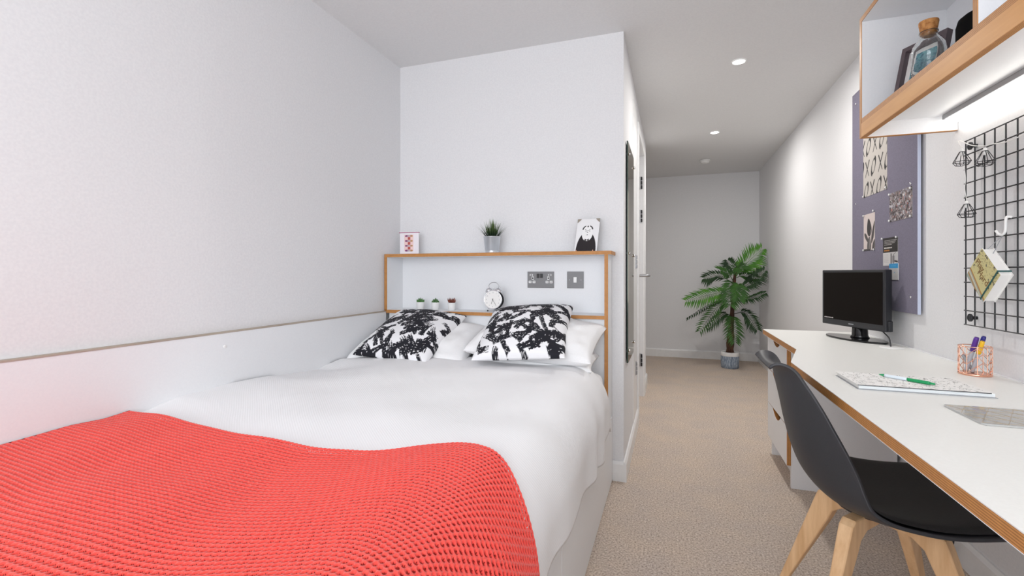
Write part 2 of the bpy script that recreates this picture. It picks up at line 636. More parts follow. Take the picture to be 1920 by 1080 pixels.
ny, ns = 150, 190
yy = np.linspace(.31, 2.16, ny)
hem = np.interp(yy, [.3, 1.1, 1.25, 1.4, 1.69, 1.9, 2.03, 2.16], [.40, .385, .36, .338, .305, .290, .325, .40])
Sg = np.zeros((ny, ns))
for i in range(ny):
    # arc length that brings the hem to its height
    top_len = np.interp(yy[i], [.3, .8, 1.3, 1.8, 2.05, 2.3], [-.385, -.385, -.40, -.40, -.42, -.45]) - XL
    arc_ = .5 * PI * math.sqrt((.14 ** 2 + .17 ** 2) / 2)
    total = top_len + arc_ + max(0.0, (.64 - .17) - hem[i])
    Sg[i] = np.linspace(.003, total, ns)
Yg = np.repeat(yy[:, None], ns, 1)
X, Y, Z = bed_surface(Sg, Yg, 0.0)
fold = np.clip((.60 - Z) / .25, 0, 1) * np.clip((Y - .95) / .25, 0, 1)
X = X + fold * .010 * np.sin(Y * 21 + 2.0 * np.sin(Y * 7))
end = np.clip((Y - 2.02) / .14, 0, 1)
Z = Z - .09 * end ** 2
Z = Z - .06 * np.clip((.38 - Y) / .08, 0, 1) ** 2
X = np.maximum(X, XL + .023)
me = grid_mesh('duvet', X, Y, Z)
dv = mobj('duvet', me, M['cotton'], None, True)
md = dv.modifiers.new('thickness', 'SOLIDIFY')
md.thickness = .012
md.offset = -1
tag(dv, 'plain white duvet spread over the bed', 'duvet')

# knitted throw: every stitch hole is pressed into the mesh
ns, ny = 980, 430
ss = np.linspace(.004, 1.475, ns)
# upper edge line as a function of s
edge = np.interp(ss, [0, .12, .30, .48, .73, .86, .97, 1.07, 1.17, 1.27, 1.36, 1.475],
                 [.945, .935, .925, .918, .925, .955, 1.005, 1.035, .985, .90, .862, .86])
k_ = np.ones(61) / 61
edge = np.convolve(np.pad(edge, 30, mode='edge'), k_, 'valid')
q = np.linspace(0, 1, ny)[:, None]
Yg = .30 + (edge[None, :] - .30) * q
Sg = np.repeat(ss[None, :], ny, 0)
X, Y, Z = bed_surface(Sg, Yg, .024)
Z = Z - .06 * np.clip((.38 - Y) / .08, 0, 1) ** 2
# broad folds near the hanging corner
side = np.clip((Sg - 1.12) / .15, 0, 1)
X = X + side * .005 * (1 + np.sin((Y - .2) * 26)) * np.clip((.95 - Y) / .2, 0, 1)
nz = smooth_noise(X[::5, ::5], Y[::5, ::5], 4.0, 1.7)
nzf = np.kron(nz, np.ones((5, 5)))[:ny, :ns]
kk = np.ones(9) / 9
for ax in (0, 1):
    nzf = np.apply_along_axis(lambda r_: np.convolve(np.pad(r_, 4, mode='edge'), kk, 'valid'), ax, nzf)
Z = Z + (nzf + .5).clip(0) * .004
# stitch lattice in cloth coordinates, slightly wandering
uu = Sg + .004 * np.sin(Yg * 9 + Sg * 3)
dd = (edge[None, :] - Yg) + .003 * np.sin(Sg * 11)
px, py = .0115, .0230
row = np.floor(dd / (py / 2))
def hole(row_):
    cx = (uu / px + .5 * (row_ % 2))
    fx = (cx - np.floor(cx) - .5) * px
    fy = dd - (row_ + .5) * (py / 2)
    fx = fx + .35 * fy
    return np.exp(-((fx / .0036) ** 2 + (fy / .0034) ** 2) ** 1.4)
H = np.maximum(np.maximum(hole(row), hole(row - 1)), hole(row + 1))
rim = np.clip(1 - np.minimum(dd, np.minimum(Sg[:, -1:] - Sg, 99)) / .010, 0, 1)
dz = -.0045 * np.clip(H / .42, 0, 1) ** 1.5 - .017 * rim ** 2
# displace along surface normals
P = np.stack([X, Y, Z], -1)
t1 = np.gradient(P, axis=0)
t2 = np.gradient(P, axis=1)
nrm = np.cross(t2, t1)
nrm /= np.linalg.norm(nrm, axis=-1, keepdims=True) + 1e-12
P = P + nrm * dz[..., None]
X, Y, Z = P[..., 0], P[..., 1], P[..., 2]
X = np.maximum(X, XL + .022)
Hq = (H[1:, 1:] + H[:-1, 1:] + H[1:, :-1] + H[:-1, :-1]) / 4
dq = dd[1:, 1:]
me = grid_mesh('throw', X, Y, Z, keep=(Hq < .42) | (dq < .006))
th = mobj('knitted_throw', me, M['throw'], None, True)
# the throw lies folded double: its lower layer shows through the stitch holes
xs_, ys_, zs_ = bed_surface(Sg[::3, ::3], Yg[::3, ::3], .0055)
zs_ = zs_ + .004 * np.clip(nzf[::3, ::3] + .5, 0, 9) - .06 * np.clip((.38 - ys_) / .08, 0, 1) ** 2
me = grid_mesh('under_layer', np.maximum(xs_, XL + .021), ys_, zs_)
mobj('under_layer', me, M['throw'], th, True)
tag(th, 'coral red open knit throw over the foot of the bed', 'throw')


# ------------------------------------------------------------------ pillows and cushions
def pillow_arrays(w, h, t, n, e=.34, pinch=.055):
    u = np.linspace(-1, 1, n)
    U, V = np.meshgrid(u, u)
    x = U * w / 2 * (1 - pinch * (1 - U ** 2 * 0) * (1 - V ** 2) * np.abs(U))
    y = V * h / 2 * (1 - pinch * (1 - U ** 2) * np.abs(V))
    z = t / 2 * ((1 - U ** 2).clip(0) * (1 - V ** 2).clip(0)) ** e
    return U, V, x, y, z


def make_pillow(name, label, loc, rot, w, h, t, n, seed, wr=.010, cat='pillow', group=None):
    U, V, x, y, z = pillow_arrays(w, h, t, n)
    edgef = np.clip((1 - np.maximum(abs(U), abs(V))) * 5, 0, 1)
    nz = (smooth_noise(x, y * 1.4, 7, seed) + .5 * smooth_noise(x * 1.2, y, 16, seed + 5)) * wr * (0.35 + .65 * edgef)
    X = np.concatenate([x, x[::-1]], 0)
    Y = np.concatenate([y, y[::-1]], 0)
    Z = np.concatenate([z + nz * edgef, -(z[::-1]) * .8], 0)
    me = grid_mesh(name, X, Y, Z)
    o = mobj(name, me, M['pillowcase'], None, True)
    o.location = loc
    o.rotation_euler = rot
    return tag(o, label, cat, group)


make_pillow('pillow', 'white pillow behind the left brush print cushion', (-1.20, 2.085, .70), (R(20), 0, R(2)), .62, .38, .17, 70, 2.0, .016)
make_pillow('pillow', 'upper white pillow of the right pair, against the headboard', (-.595, 2.10, .745), (R(18), R(2), R(-3)), .59, .36, .16, 70, 5.0, .022)
make_pillow('pillow', 'lower white pillow of the right pair, resting on the mattress', (-.60, 2.10, .645), (R(4), 0, R(2)), .56, .29, .12, 70, 9.0, .018)


def brush(n, seed, count, dark=(0.006, 0.006, 0.012), ground=(.84, .84, .86)):
    """white cloth printed with black dry-brush strokes"""
    g = np.random.default_rng(seed)
    yy_, xx_ = np.mgrid[0:n, 0:n] / (n - 1.0)
    ink = np.zeros((n, n))
    tex = np.array([[noise.noise((i * .25, j * .25, seed)) for j in range(n)] for i in range(n)])
    for k in range(count):
        cx, cy = g.uniform(-.02, 1.02, 2)
        a = g.choice([.5, .9, 2.2, 2.6, .1, 1.5]) + g.normal(0, .15)
        ln = g.uniform(.06, .16)
        wd = g.uniform(.020, .044)
        dx, dy = xx_ - cx, yy_ - cy
        al = dx * math.cos(a) + dy * math.sin(a)
        bend = g.uniform(-1.4, 1.4)
        ac = -dx * math.sin(a) + dy * math.cos(a) + bend * (al ** 2 - ln ** 2 * .3)
        f = (al + ln) / (2 * ln)                               # 0..1 along the stroke
        inside = (abs(ac) < wd * (1 + .25 * tex)) & (f > 0) & (f < 1 + .12 * tex)
        streak = np.sin(ac / wd * g.uniform(6, 11) + 3 * tex) * .5 + .5
        dry = np.clip((f - g.uniform(.55, 1.05)) * 2.2, 0, 1)
        keep = inside & (streak + .35 * tex > dry)
        ink = np.maximum(ink, keep * 1.0)
    c = np.array(ground)[None, None] * (1 - ink[..., None]) + np.array(dark)[None, None] * ink[..., None]
    return c


def make_cushion(label, loc, rot, seed, count, group):
    n = 190
    U, V, x, y, z = pillow_arrays(.405, .42, .16, n, .40, .05)
    nz = smooth_noise(x[::4, ::4], y[::4, ::4], 8, seed * 1.3)
    nz = np.kron(nz, np.ones((4, 4)))[:n, :n]
    kk = np.ones(7) / 7
    for ax in (0, 1):
        nz = np.apply_along_axis(lambda r_: np.convolve(np.pad(r_, 3, mode='edge'), kk, 'valid'), ax, nz)
    ef = np.clip((1 - np.maximum(abs(U), abs(V))) * 4, 0, 1)
    X = np.concatenate([x, x[::-1]], 0)
    Y = np.concatenate([y, y[::-1]], 0)
    Z = np.concatenate([z + nz * .009 * ef, -z[::-1] * .55], 0)
    c1_ = brush(n, seed, count)
    C_ = np.concatenate([c1_, c1_[::-1]], 0)
    me = grid_mesh('cushion', X, Y, Z, C_)
    o = mobj('cushion', me, M['cushion'], None, True)
    o.location = loc
    o.rotation_euler = rot
    return tag(o, label, 'cushion', group)


make_cushion('black and white brush print cushion nearest the left wall', (-1.215, 2.03, .748), (R(25), R(2), R(-3)), 11, 92, 'brush print cushions')
make_cushion('black and white brush print cushion below the double socket', (-.628, 2.035, .785), (R(26), R(-4), R(4)), 23, 92, 'brush print cushions')

# ------------------------------------------------------------------ headboard shelving
t = thing('headboard_shelf', 'white headboard shelf unit with bare plywood edges behind the bed', 'headboard', (-.9, 2.34, 0))
HX0, HX1, HY = XL + .004, -.268, 2.25
obj('top_shelf', B(HX0, HX1 - .004, HY + .002, YW, 1.1435, 1.161), M['lam'], t)
obj('top_shelf_edge', B(HX0, HX1 - .003, HY, HY + .004, 1.1433, 1.1608, .0008), M['ply'], t, label='bare plywood edge')
obj('top_shelf_end', B(HX1 - .004, HX1, HY, YW, 1.1433, 1.1608, .0008), M['ply'], t, label='bare plywood edge')
obj('side_panel', B(-.301, -.2835, HY + .002, YW, 0.102, 1.143), M['lam'], t)
obj('side_panel_edge', B(-.301, -.2835, HY, HY + .0022, .335, 1.143), M['plyx'], t, label='bare plywood edge')
obj('side_panel', B(HX0, HX0 + .0175, HY + .002, YW, .846, 1.143), M['lam'], t)
obj('side_panel_edge', B(HX0, HX0 + .0175, HY, HY + .0022, .846, 1.143), M['plyx'], t, label='bare plywood edge')
obj('lower_shelf', B(HX0 + .0005, -.301, HY + .002, YW, .8315, .849), M['lam'], t)
obj('lower_shelf_edge', B(HX0 + .0005, -.301, HY, HY + .0022, .8317, .8488), M['ply'], t, label='bare plywood edge')
obj('back_panel', B(HX0 + .0175, -.301, YW - .006, YW - .0005, .849, 1.143), M['lam'], t)
obj('lower_panel', B(HX0 + .02, -.302, HY + .02, HY + .036, .30, .831), M['lam'], t)
ZS, ZT = .849, 1.161                                           # standing heights on both shelves


# plates on the niche back
def plate(name, label, x0, x1, z0, z1, cat):
    t = thing(name, label, cat, ((x0 + x1) / 2, YW - .006, z0))
    obj('face_plate', B(x0, x1, YW - .0115, YW - .006, z0, z1, .0012), M['plate'], t)
    return t


Yp = YW - .0115
t = plate('double_socket', 'brushed steel double socket in the headboard niche', -.733, -.587, .975, 1.062, 'socket')
for sx in (-1, 1):
    cx = -.66 + sx * .047
    for dx, dz, w_, h_ in ((sx * .004, .0255, .0085, .0045), (-sx * .004, .0085, .0055, .0085)):
        ins = obj('socket_insert', B(cx + dx - w_, cx + dx + w_, Yp - .0008, Yp, 1.0185 + dz - h_, 1.0185 + dz + h_), M['white'], t)
        obj('slot', B(cx + dx - w_ * .55, cx + dx + w_ * .55, Yp - .0011, Yp - .0004, 1.0185 + dz - h_ * .55, 1.0185 + dz + h_ * .55), M['glossblack'], ins)
    for dx in (-.011, .011):
        ins = obj('socket_insert', B(cx + dx - .0075, cx + dx + .0075, Yp - .0008, Yp, 1.0185 - .018, 1.0185 - .0055), M['white'], t)
        obj('slot', B(cx + dx - .0035, cx + dx + .0035, Yp - .0011, Yp - .0004, 1.0185 - .014, 1.0185 - .0105), M['glossblack'], ins)
    obj('rocker_switch', B(-.664 + sx * .0092 - .007, -.664 + sx * .0092 + .007, Yp - .004, Yp, 1.028, 1.0505, .001), M['glossblack'], t)
    obj('screw', lathe(NB(), [(.0035, 0), (.003, .001)], (-.66 + sx * .06, Yp, 1.006), 10, M=Matrix.Rotation(PI / 2, 3, 'X')), M['chrome'], t)
t = plate('light_switch', 'brushed steel single light switch at the right of the niche', -.516, -.429, .975, 1.062, 'light switch')
obj('rocker_switch', B(-.481, -.464, Yp - .006, Yp, 1.0045, 1.0335, .0015), M['white'], t)
for dx in (-.03, .03):
    obj('screw', lathe(NB(), [(.0035, 0), (.003, .001)], (-.4725 + dx, Yp, 1.0185), 10, M=Matrix.Rotation(PI / 2, 3, 'X')), M['grey'], t)


# ---- printed panels: a thin card whose front carries a vertex-colour picture
def lin(r_, g_, b_):
    return tuple(((c / 255 + .055) / 1.055) ** 2.4 if c > 10 else c / 255 / 12.92 for c in (r_, g_, b_))


def picture(parent, name, P0, U_, V_, cols, thick=.0012, label=None, backmat=None):
    """P0 lower left corner; U_ and V_ edge vectors; cols[row from bottom, col]"""
    n, m = cols.shape[:2]
    P0, U_, V_ = Vector(P0), Vector(U_), Vector(V_)
    off = OFF[parent.name] if parent is not None else Vector((0, 0, 0))
    u = np.linspace(0, 1, m)[None, :]
    v = np.linspace(0, 1, n)[:, None]
    q = [np.broadcast_to(P0[k] - off[k] + U_[k] * u + V_[k] * v, (n, m)) for k in range(3)]
    me = grid_mesh(name, *q, cols)
    return mobj(name, me, M['print'], parent, False, label)


def canvas(n, m, c):
    a = np.empty((n, m, 3))
    a[:] = c
    return a


def seg_dist(xx, yy, a, b_):
    ax, ay = a
    bx, by = b_
    dx, dy = bx - ax, by - ay
    t_ = np.clip(((xx - ax) * dx + (yy - ay) * dy) / (dx * dx + dy * dy + 1e-12), 0, 1)
    return np.hypot(xx - ax - t_ * dx, yy - ay - t_ * dy)


# pink capsule print on a little hanger frame
t = thing('capsule_print', 'small white print of pink and purple capsules standing on the top shelf', 'picture', (-1.42, 2.345, ZT))
x0, x1, zb = -1.482, -1.360, ZT + .003
obj('backing_card', B(x0, x1, 2.342, 2.345, zb, zb + .122), M['paper'], t)
n, m = 126, 100
c = canvas(n, m, (.86, .82, .86))
yy_, xx_ = np.mgrid[0:n, 0:m]
xx_, yy_ = xx_ / (m - 1), yy_ / (n - 1)
c[(xx_ > .24) & (xx_ < .72) & (yy_ > .13) & (yy_ < .90)] = (.86, .62, .60)
for k in range(4):
    yc = .16 + k * .228
    d = seg_dist(xx_, yy_ * 1.25, (.33, yc * 1.25), (.63, yc * 1.25))
    msk = d < .055
    left = np.array((.20, .03, .16))
    midc = np.array((.55, .45, .50))
    right = np.array((.50, .27, .12))
    w1 = np.clip((xx_ - .34) / .14, 0, 1)[..., None]
    w2 = np.clip((xx_ - .50) / .10, 0, 1)[..., None]
    colr = left * (1 - w1) + midc * w1
    colr = colr * (1 - w2) + right * w2
    c[msk] = colr[msk]
    if k < 3:
        c[(xx_ > .42) & (xx_ < .56) & (yy_ > yc + .05) & (yy_ < yc + .178)] = (.50, .10, .09)
picture(t, 'print_sheet', (x0, 2.3415, zb), (x1 - x0, 0, 0), (0, 0, .122), c)
M['magenta'] = mat('magenta_rail', (.40, .05, .16), .5)
for zz in (ZT, zb + .121):
    obj('rail', B(x0 - .006, x1 + .004, 2.339, 2.347, zz, zz + .0035), M['magenta'], t, label='thin magenta rail')

# monochrome portrait card in a clip stand
t = thing('portrait_print', 'small clip framed drawing of a balding person in black on the shelf end', 'picture', (-.40, 2.34, ZT))
W_, H_ = .114, .170
n, m = 190, 128
c = canvas(n, m, (.80, .80, .81))
yy_, xx_ = np.mgrid[0:n, 0:m]
xx_, yy_ = xx_ / (m - 1.0), yy_ / (n - 1.0)
body = (((xx_ - .50) / .44) ** 2 + ((yy_ - .02) / .58) ** 2 < 1)
c[body] = (.012, .008, .010)
face = (((xx_ - .50) / .235) ** 2 + ((yy_ - .53) / .215) ** 2 < 1) | (((xx_ - .50) / .20) ** 2 + ((yy_ - .67) / .13) ** 2 < 1)
c[face] = (.84, .84, .84)
for sx in (-1, 1):
    rr = np.hypot((xx_ - .5) / .215, (yy_ - .665) / .125)
    hair = (rr > .86) & (rr < 1.12) & ((xx_ - .5) * sx > .09) & (yy_ > .67)
    c[hair] = (.02, .02, .02)
    c[np.hypot((xx_ - .5 - sx * .095), (yy_ - .665) * 1.4) < .022] = (.35, .35, .35)
c[np.hypot(xx_ - .5, (yy_ - .765) * 1.3) < .035] = (.02, .02, .02)
d = np.hypot((xx_ - .51) / .09, (yy_ - .60) / .04)
c[(abs(d - 1) < .18) & (yy_ > .60)] = (.30, .30, .30)
c[np.hypot(xx_ - .50, (yy_ - .585) * 2.2) < .035] = (.25, .25, .25)
c[np.hypot(xx_ - .50, (yy_ - .505) * 2.0) < .032] = (.25, .25, .25)
for sx in (-1, 1):
    c[(abs(xx_ - .5 - sx * .045) < .05) & (abs(yy_ - .345) < .008 + abs(xx_ - .5) * .35)] = (.02, .02, .02)
lean = Vector((.012, .042, .165))
P0 = Vector((-.462, 2.325, ZT + .002))
U_ = Vector((W_, -.006, .0005))
picture(t, 'print_sheet', P0, U_, lean, c)
bm = NB()
k0 = [P0 + Vector((0, .0012, 0)), P0 + U_ + Vector((0, .0012, 0)), P0 + U_ + lean + Vector((0, .0012, 0)), P0 + lean + Vector((0, .0012, 0))]
bk = [bm.verts.new(p) for p in k0] + [bm.verts.new(p + Vector((0, .004, 0))) for p in k0]
for f_ in ((0, 3, 2, 1), (4, 5, 6, 7), (0, 1, 5, 4), (1, 2, 6, 5), (2, 3, 7, 6), (3, 0, 4, 7)):
    bm.faces.new([bk[i] for i in f_])
obj('backing_board', bm, M['glossblack'], t)
M['clip'] = mat('antique_brass_corner', (.34, .30, .25), .4, .6)
for a_, s_ in ((0, 1), (1, -1)):
    bm = NB()
    q0 = P0 + lean + U_ * a_ + Vector((0, -.0012, .001))
    e1, e2 = U_.normalized() * s_ * .020, lean.normalized() * -.020
    vs = [bm.verts.new(p) for p in (q0, q0 + e1, q0 + e1 * .9 + e2 * .22, q0 + e1 * .25 + e2 * .9, q0 + e2)]
    f = bm.faces.new(vs if s_ > 0 else vs[::-1])
    r_ = bmesh.ops.extrude_face_region(bm, geom=[f])
    bmesh.ops.translate(bm, verts=[v_ for v_ in r_['geom'] if isinstance(v_, bmesh.types.BMVert)], vec=(0, -.001, 0))
    obj('corner_clip', bm, M['clip'], t)
for xx in (-.449, -.366):
    obj('stand_foot', tube(NB(), curve_pts([(xx, 2.40, ZT + .003), (xx, 2.335, ZT + .003), (xx, 2.312, ZT + .003), (xx, 2.311, ZT + .009)], 4), .0018, 6), M['copper'], t, True)
obj('prop_leg', tube(NB(), [(-.40, 2.372, ZT + .13), (-.40, 2.408, ZT + .003)], .003, 6), M['darkwire'], t)


# ---- small plants
def blade(bm, base, tip, w, bendv, n=5):
    """a tapering curved leaf blade"""
    base, tip, bendv = Vector(base), Vector(tip), Vector(bendv)
    d = (tip - base)
    sd = d.cross(Vector((0, 0, 1)))
    sd = sd.normalized() if sd.length > 1e-5 else Vector((1, 0, 0))
    rows = []
    for i in range(n + 1):
        f = i / n
        p = base + d * f + bendv * (f * f)
        ww = w * (1 - f) ** .7 * (.75 + .5 * math.sin(PI * min(f * 1.4, 1)))
        if i == n:
            rows.append([bm.verts.new(p)])
        else:
            rows.append([bm.verts.new(p - sd * ww), bm.verts.new(p + d.cross(sd).normalized() * ww * .35), bm.verts.new(p + sd * ww)])
    for a, b_ in zip(rows, rows[1:]):
        if len(b_) == 1:
            bm.faces.new((a[0], a[1], b_[0]))
            bm.faces.new((a[1], a[2], b_[0]))
        else:
            bm.faces.new((a[0], a[1], b_[1], b_[0]))
            bm.faces.new((a[1], a[2], b_[2], b_[1]))


def leaf_mat(name, dark, light, zscale=6.0, z0=0.0, z1=1.0):
    """colour ramp by object height, darkest at the bottom, lightest at the top"""
    m = mat(name, light, .5)
    N, L, b = nodes(m)
    tc = N.new('ShaderNodeTexCoord')
    sp = N.new('ShaderNodeSeparateXYZ')
    L.new(tc.outputs['Object'], sp.inputs[0])
    mr = N.new('ShaderNodeMapRange')
    mr.inputs['From Min'].default_value = z0
    mr.inputs['From Max'].default_value = z1
    L.new(sp.outputs['Z'], mr.inputs['Value'])
    L.new(ramp(m, mr.outputs['Result'], [(0.0, dark), (1.0, light)]), b.inputs['Base Color'])
    b.inputs['Specular IOR Level'].default_value = .3
    return m


M['grass'] = leaf_mat('green_grass_blade', (.006, .024, .006), (.16, .27, .035), z0=.10, z1=.205)  # near-black green at the soil, paler upwards
t = thing('potted_grass', 'spiky green grass in a small galvanised bucket on the top shelf', 'plant', (-.905, 2.325, ZT))
cx, cy = -.905, 2.325
obj('bucket', lathe(NB(), [(.0345, 0), (.036, .002), (.0365, .010), (.035, .011), (.037, .013), (.0455, .085), (.0475, .086), (.0475, .0885), (.0445, .0885), (.044, .075)], (cx, cy, ZT), 32, cap=True), M['galv'], t, True)
M['soil'] = plain_noise('dark_soil', (.02, .013, .008), (.05, .03, .018), 80, .95, .6, .004)
obj('soil', lathe(NB(), [(.044, .074), (.03, .079), (.001, .081)], (cx, cy, ZT), 20), M['soil'], t)
bm = NB()
for i in range(150):
    a = random.uniform(0, 2 * PI)
    r0 = random.uniform(0, .034)
    sp_ = random.uniform(.0, .066) * (r0 / .034) ** .7
    hh = random.uniform(.082, .128) - sp_ * .5
    b0 = (cx + r0 * math.cos(a), cy + r0 * math.sin(a), ZT + .076)
    tp = (cx + (r0 + sp_) * math.cos(a), cy + (r0 + sp_) * math.sin(a), ZT + .078 + hh)
    blade(bm, b0, tp, random.uniform(.0018, .003), (math.cos(a) * sp_ * .35, math.sin(a) * sp_ * .35, -.01 - sp_ * .35))
gb = obj('grass_blades', bm, M['grass'], t)
gb['kind'] = 'stuff'

M['succ'] = plain_noise('succulent_green', (.05, .15, .04), (.12, .27, .08), 40, .45)
M['succ2'] = plain_noise('succulent_deep_green', (.035, .10, .03), (.10, .22, .07), 40, .45)
M['succ3'] = plain_noise('succulent_rust', (.14, .03, .018), (.26, .07, .04), 40, .45)
for kind, (px_, lab) in enumerate(((-1.342, 'tiny succulent with plump upright green leaves in white cup, left of three'),
                                   (-1.247, 'tiny succulent with a low green rosette in white cup, middle of three'),
                                   (-1.146, 'tiny succulent with rust red spiky leaves in white cup, nearest the clock'))):
    t = thing('potted_succulent', lab, 'plant', (px_, 2.33, ZS), 0, 'succulents in white cups')
    obj('pot', lathe(NB(), [(.0175, 0), (.019, .002), (.0225, .040), (.0225, .042), (.0205, .042), (.019, .034)], (px_, 2.33, ZS), 24), M['white'], t, True)
    obj('soil', lathe(NB(), [(.0195, .034), (.001, .037)], (px_, 2.33, ZS), 16), M['soil'], t)
    if kind == 0:
        mm = M['succ']
        lv = [(a, .010, .026, .0052) for a in np.linspace(0, 2 * PI, 8)[:-1]] + [(a + .4, .021, .020, .005) for a in np.linspace(0, 2 * PI, 8)[:-1]] + [(0, .001, .030, .005)]
    elif kind == 1:
        mm = M['succ2']
        lv = [(a, .020, .012, .0062) for a in np.linspace(0, 2 * PI, 9)[:-1]] + [(a + .3, .012, .022, .006) for a in np.linspace(0, 2 * PI, 7)[:-1]] + [(0, .003, .030, .0055), (2, .005, .028, .005)]
    else:
        mm = M['succ3']
        lv = [(a, random.uniform(.008, .025), random.uniform(.022, .034), .0028) for a in np.linspace(0, 2 * PI, 26)[:-1]]
    for a, rr, hh, wd in lv:
        bm = NB()
        b0 = Vector((px_ + .003 * math.cos(a), 2.33 + .003 * math.sin(a), ZS + .035))
        tp = Vector((px_ + rr * math.cos(a), 2.33 + rr * math.sin(a), ZS + .038 + hh))
        md_ = (b0 + tp) / 2 + Vector((math.cos(a), math.sin(a), 0)) * rr * .25 - Vector((0, 0, .002))
        tube(bm, curve_pts([b0, md_, tp], 3), [wd * .6, wd * .9, wd * 1.05, wd * 1.0, wd * .8, wd * .45, wd * .08], 6)
        obj('leaf', bm, mm, t, True)

# ---- twin bell alarm clock
t = thing('alarm_clock', 'silver twin bell alarm clock standing in the headboard niche', 'clock', (-.897, 2.33, ZS), R(3))
rc, zc = .050, .062
RX = Matrix.Rotation(PI / 2, 3, 'X')                            # lathe axis z -> -y
RT = Matrix.Rotation(R(-6), 3, 'X')
MX = RT @ RX
obj('case', lathe(NB(), [(.046, -.022), (.0485, -.020), (.0495, .014), (.0505, .018), (.0505, .022), (.047, .0225), (.046, .018)], (0, 0, zc), 40, M=MX), M['chrome'], t, True, True)
obj('back_cover', lathe(NB(), [(.001, -.026), (.047, -.025), (.0500, -.021), (.0500, -.017)], (0, 0, zc), 40, M=MX), M['black'], t, True, True)
dial = obj('dial', lathe(NB(), [(.0462, .0183), (.0462, .0190)], (0, 0, zc), 40, M=MX), M['paper'], t, False, True)
fr = lambda x, y, z: tuple(RT @ Vector((x, -y, z)) + Vector((0, 0, zc)))
M4 = Matrix.Translation((0, 0, zc)) @ RT.to_4x4() @ Matrix.Rotation(PI / 2, 4, 'X')
for h in range(1, 13):
    a = PI / 2 - h * PI / 6
    TM = M4 @ Matrix.Translation((.037 * math.cos(a), .037 * math.sin(a), .0193))
    obj('numeral', text_bm(str(h), .0095, TM, .0002), M['grey'], dial, False, True)
for ang, ln, wd in ((252, .024, .0013), (302, .033, .0009)):
    a = R(ang)
    obj('clock_hand', tube(NB(), [fr(-.005 * math.cos(a), .0202, -.005 * math.sin(a)), fr(ln * math.cos(a), .0202, ln * math.sin(a))], [wd, wd * .5], 6), M['glossblack'], dial, False, True)
for sx in (-1, 1):
    d_ = Vector((sx * .5, 0, 1)).normalized()
    Q = Vector((0, 0, 1)).rotation_difference(d_).to_matrix()
    bl = obj('bell', lathe(NB(), [(.021, 0), (.0205, .004), (.017, .011), (.010, .0155), (.001, .017)], (sx * .027, .0, zc + .047), 24, M=Q), M['chrome'], t, True, True)
    obj('bell_knob', sphere(NB(), tuple(Vector((sx * .027, 0, zc + .047)) + d_ * .019), .0035, 10, 6), M['chrome'], bl, True, True)
    obj('foot', tube(NB(), [(sx * .026, 0, zc - .043), (sx * .033, -.004, .0045)], [.0032, .0038], 8), M['chrome'], t, True, True)
    obj('foot_tip', sphere(NB(), (sx * .033, -.004, .0042), .0042, 10, 6), M['black'], t, True, True)
obj('carry_handle', tube(NB(), curve_pts([(-.026, 0, zc + .062), (-.027, 0, zc + .078), (-.012, 0, zc + .092), (.012, 0, zc + .092), (.027, 0, zc + .078), (.026, 0, zc + .062)], 6), .0016, 8), M['steel'], t, True, True)
obj('hammer', tube(NB(), [(0, 0, zc + .046), (0, 0, zc + .062), (.004, 0, zc + .066)], [.0014, .0014, .003], 8), M['chrome'], t, True, True)

# ------------------------------------------------------------------ desk
DZ = .725
poly = [(.419, -.35), (.988, -.35), (.988, 3.074), (.512, 3.074), (.512, 2.299), (.419, 1.962)]
t = thing('desk', 'long white fitted desk top with a plywood edge along the right wall', 'desk', (.7, 1.4, .698))
poly2 = [(x, y) for x, y in poly]
obj('edge_core', prism(NB(), poly, .6985, .7232), M['ply'], t, label='orange plywood edge with fine ply lines')
obj('laminate_top', prism(NB(), poly, .7232, DZ), M['desk'], t)
obj('laminate_underside', prism(NB(), poly, .697, .6985), M['lam'], t)
obj('upstand', B(.988, .9995, -.35, 3.074, .7, .7275), M['lam'], t)
# leg panel at the near end carries it
obj('end_support', B(.45, .98, -.34, -.32, 0, .697), M['lam'], t)

t = thing('drawer_unit', 'white three drawer pedestal under the far end of the desk', 'drawers', (.78, 2.84, 0))
bm = NB()
box(bm, .557, .985, 2.60, 2.618, 0, .694)
box(bm, .557, .985, 3.052, 3.07, 0, .694)
box(bm, .60, .985, 2.618, 3.052, .10, .118)
box(bm, .60, .985, 2.618, 3.052, .676, .694)
box(bm, .97, .985, 2.618, 3.052, .118, .676)
obj('carcass', bm, M['lam'], t)
obj('plinth', B(.60, .612, 2.618, 3.052, 0, .1), M['lam'], t)
for z0, z1 in ((.11, .303), (.3065, .4995), (.503, .692)):
    yc, hw, dp = 2.835, .100, .036
    arc_ = [(yc - hw + 2 * hw * k / 14, z1 - dp * math.sin(PI * k / 14) ** .8) for k in range(15)]
    prof = [(2.602, z0), (3.068, z0), (3.068, z1)] + [(a, b_) for a, b_ in arc_[::-1]] + [(2.602, z1)]
    dr = obj('drawer', prism(NB(), prof, .5385, .5565, 'x'), M['plyx'], t, label='drawer front with bare plywood edges')
    obj('drawer_face', prism(NB(), prof, .5372, .5384, 'x'), M['lam'], dr)
    obj('drawer_box', B(.5575, .93, 2.64, 3.03, z0 + .02, z1 - .045), M['plyx'], dr)

# cable outlet in the desk
solo('cable_grommet', lathe(NB(), [(.042, 0), (.044, .001), (.044, .003), (.040, .0045), (.001, .005)], (.915, 2.47, DZ), 32), M['white'],
     'round white cable grommet set in the desk behind the monitor', 'grommet', (.915, 2.47, DZ), smooth=True)

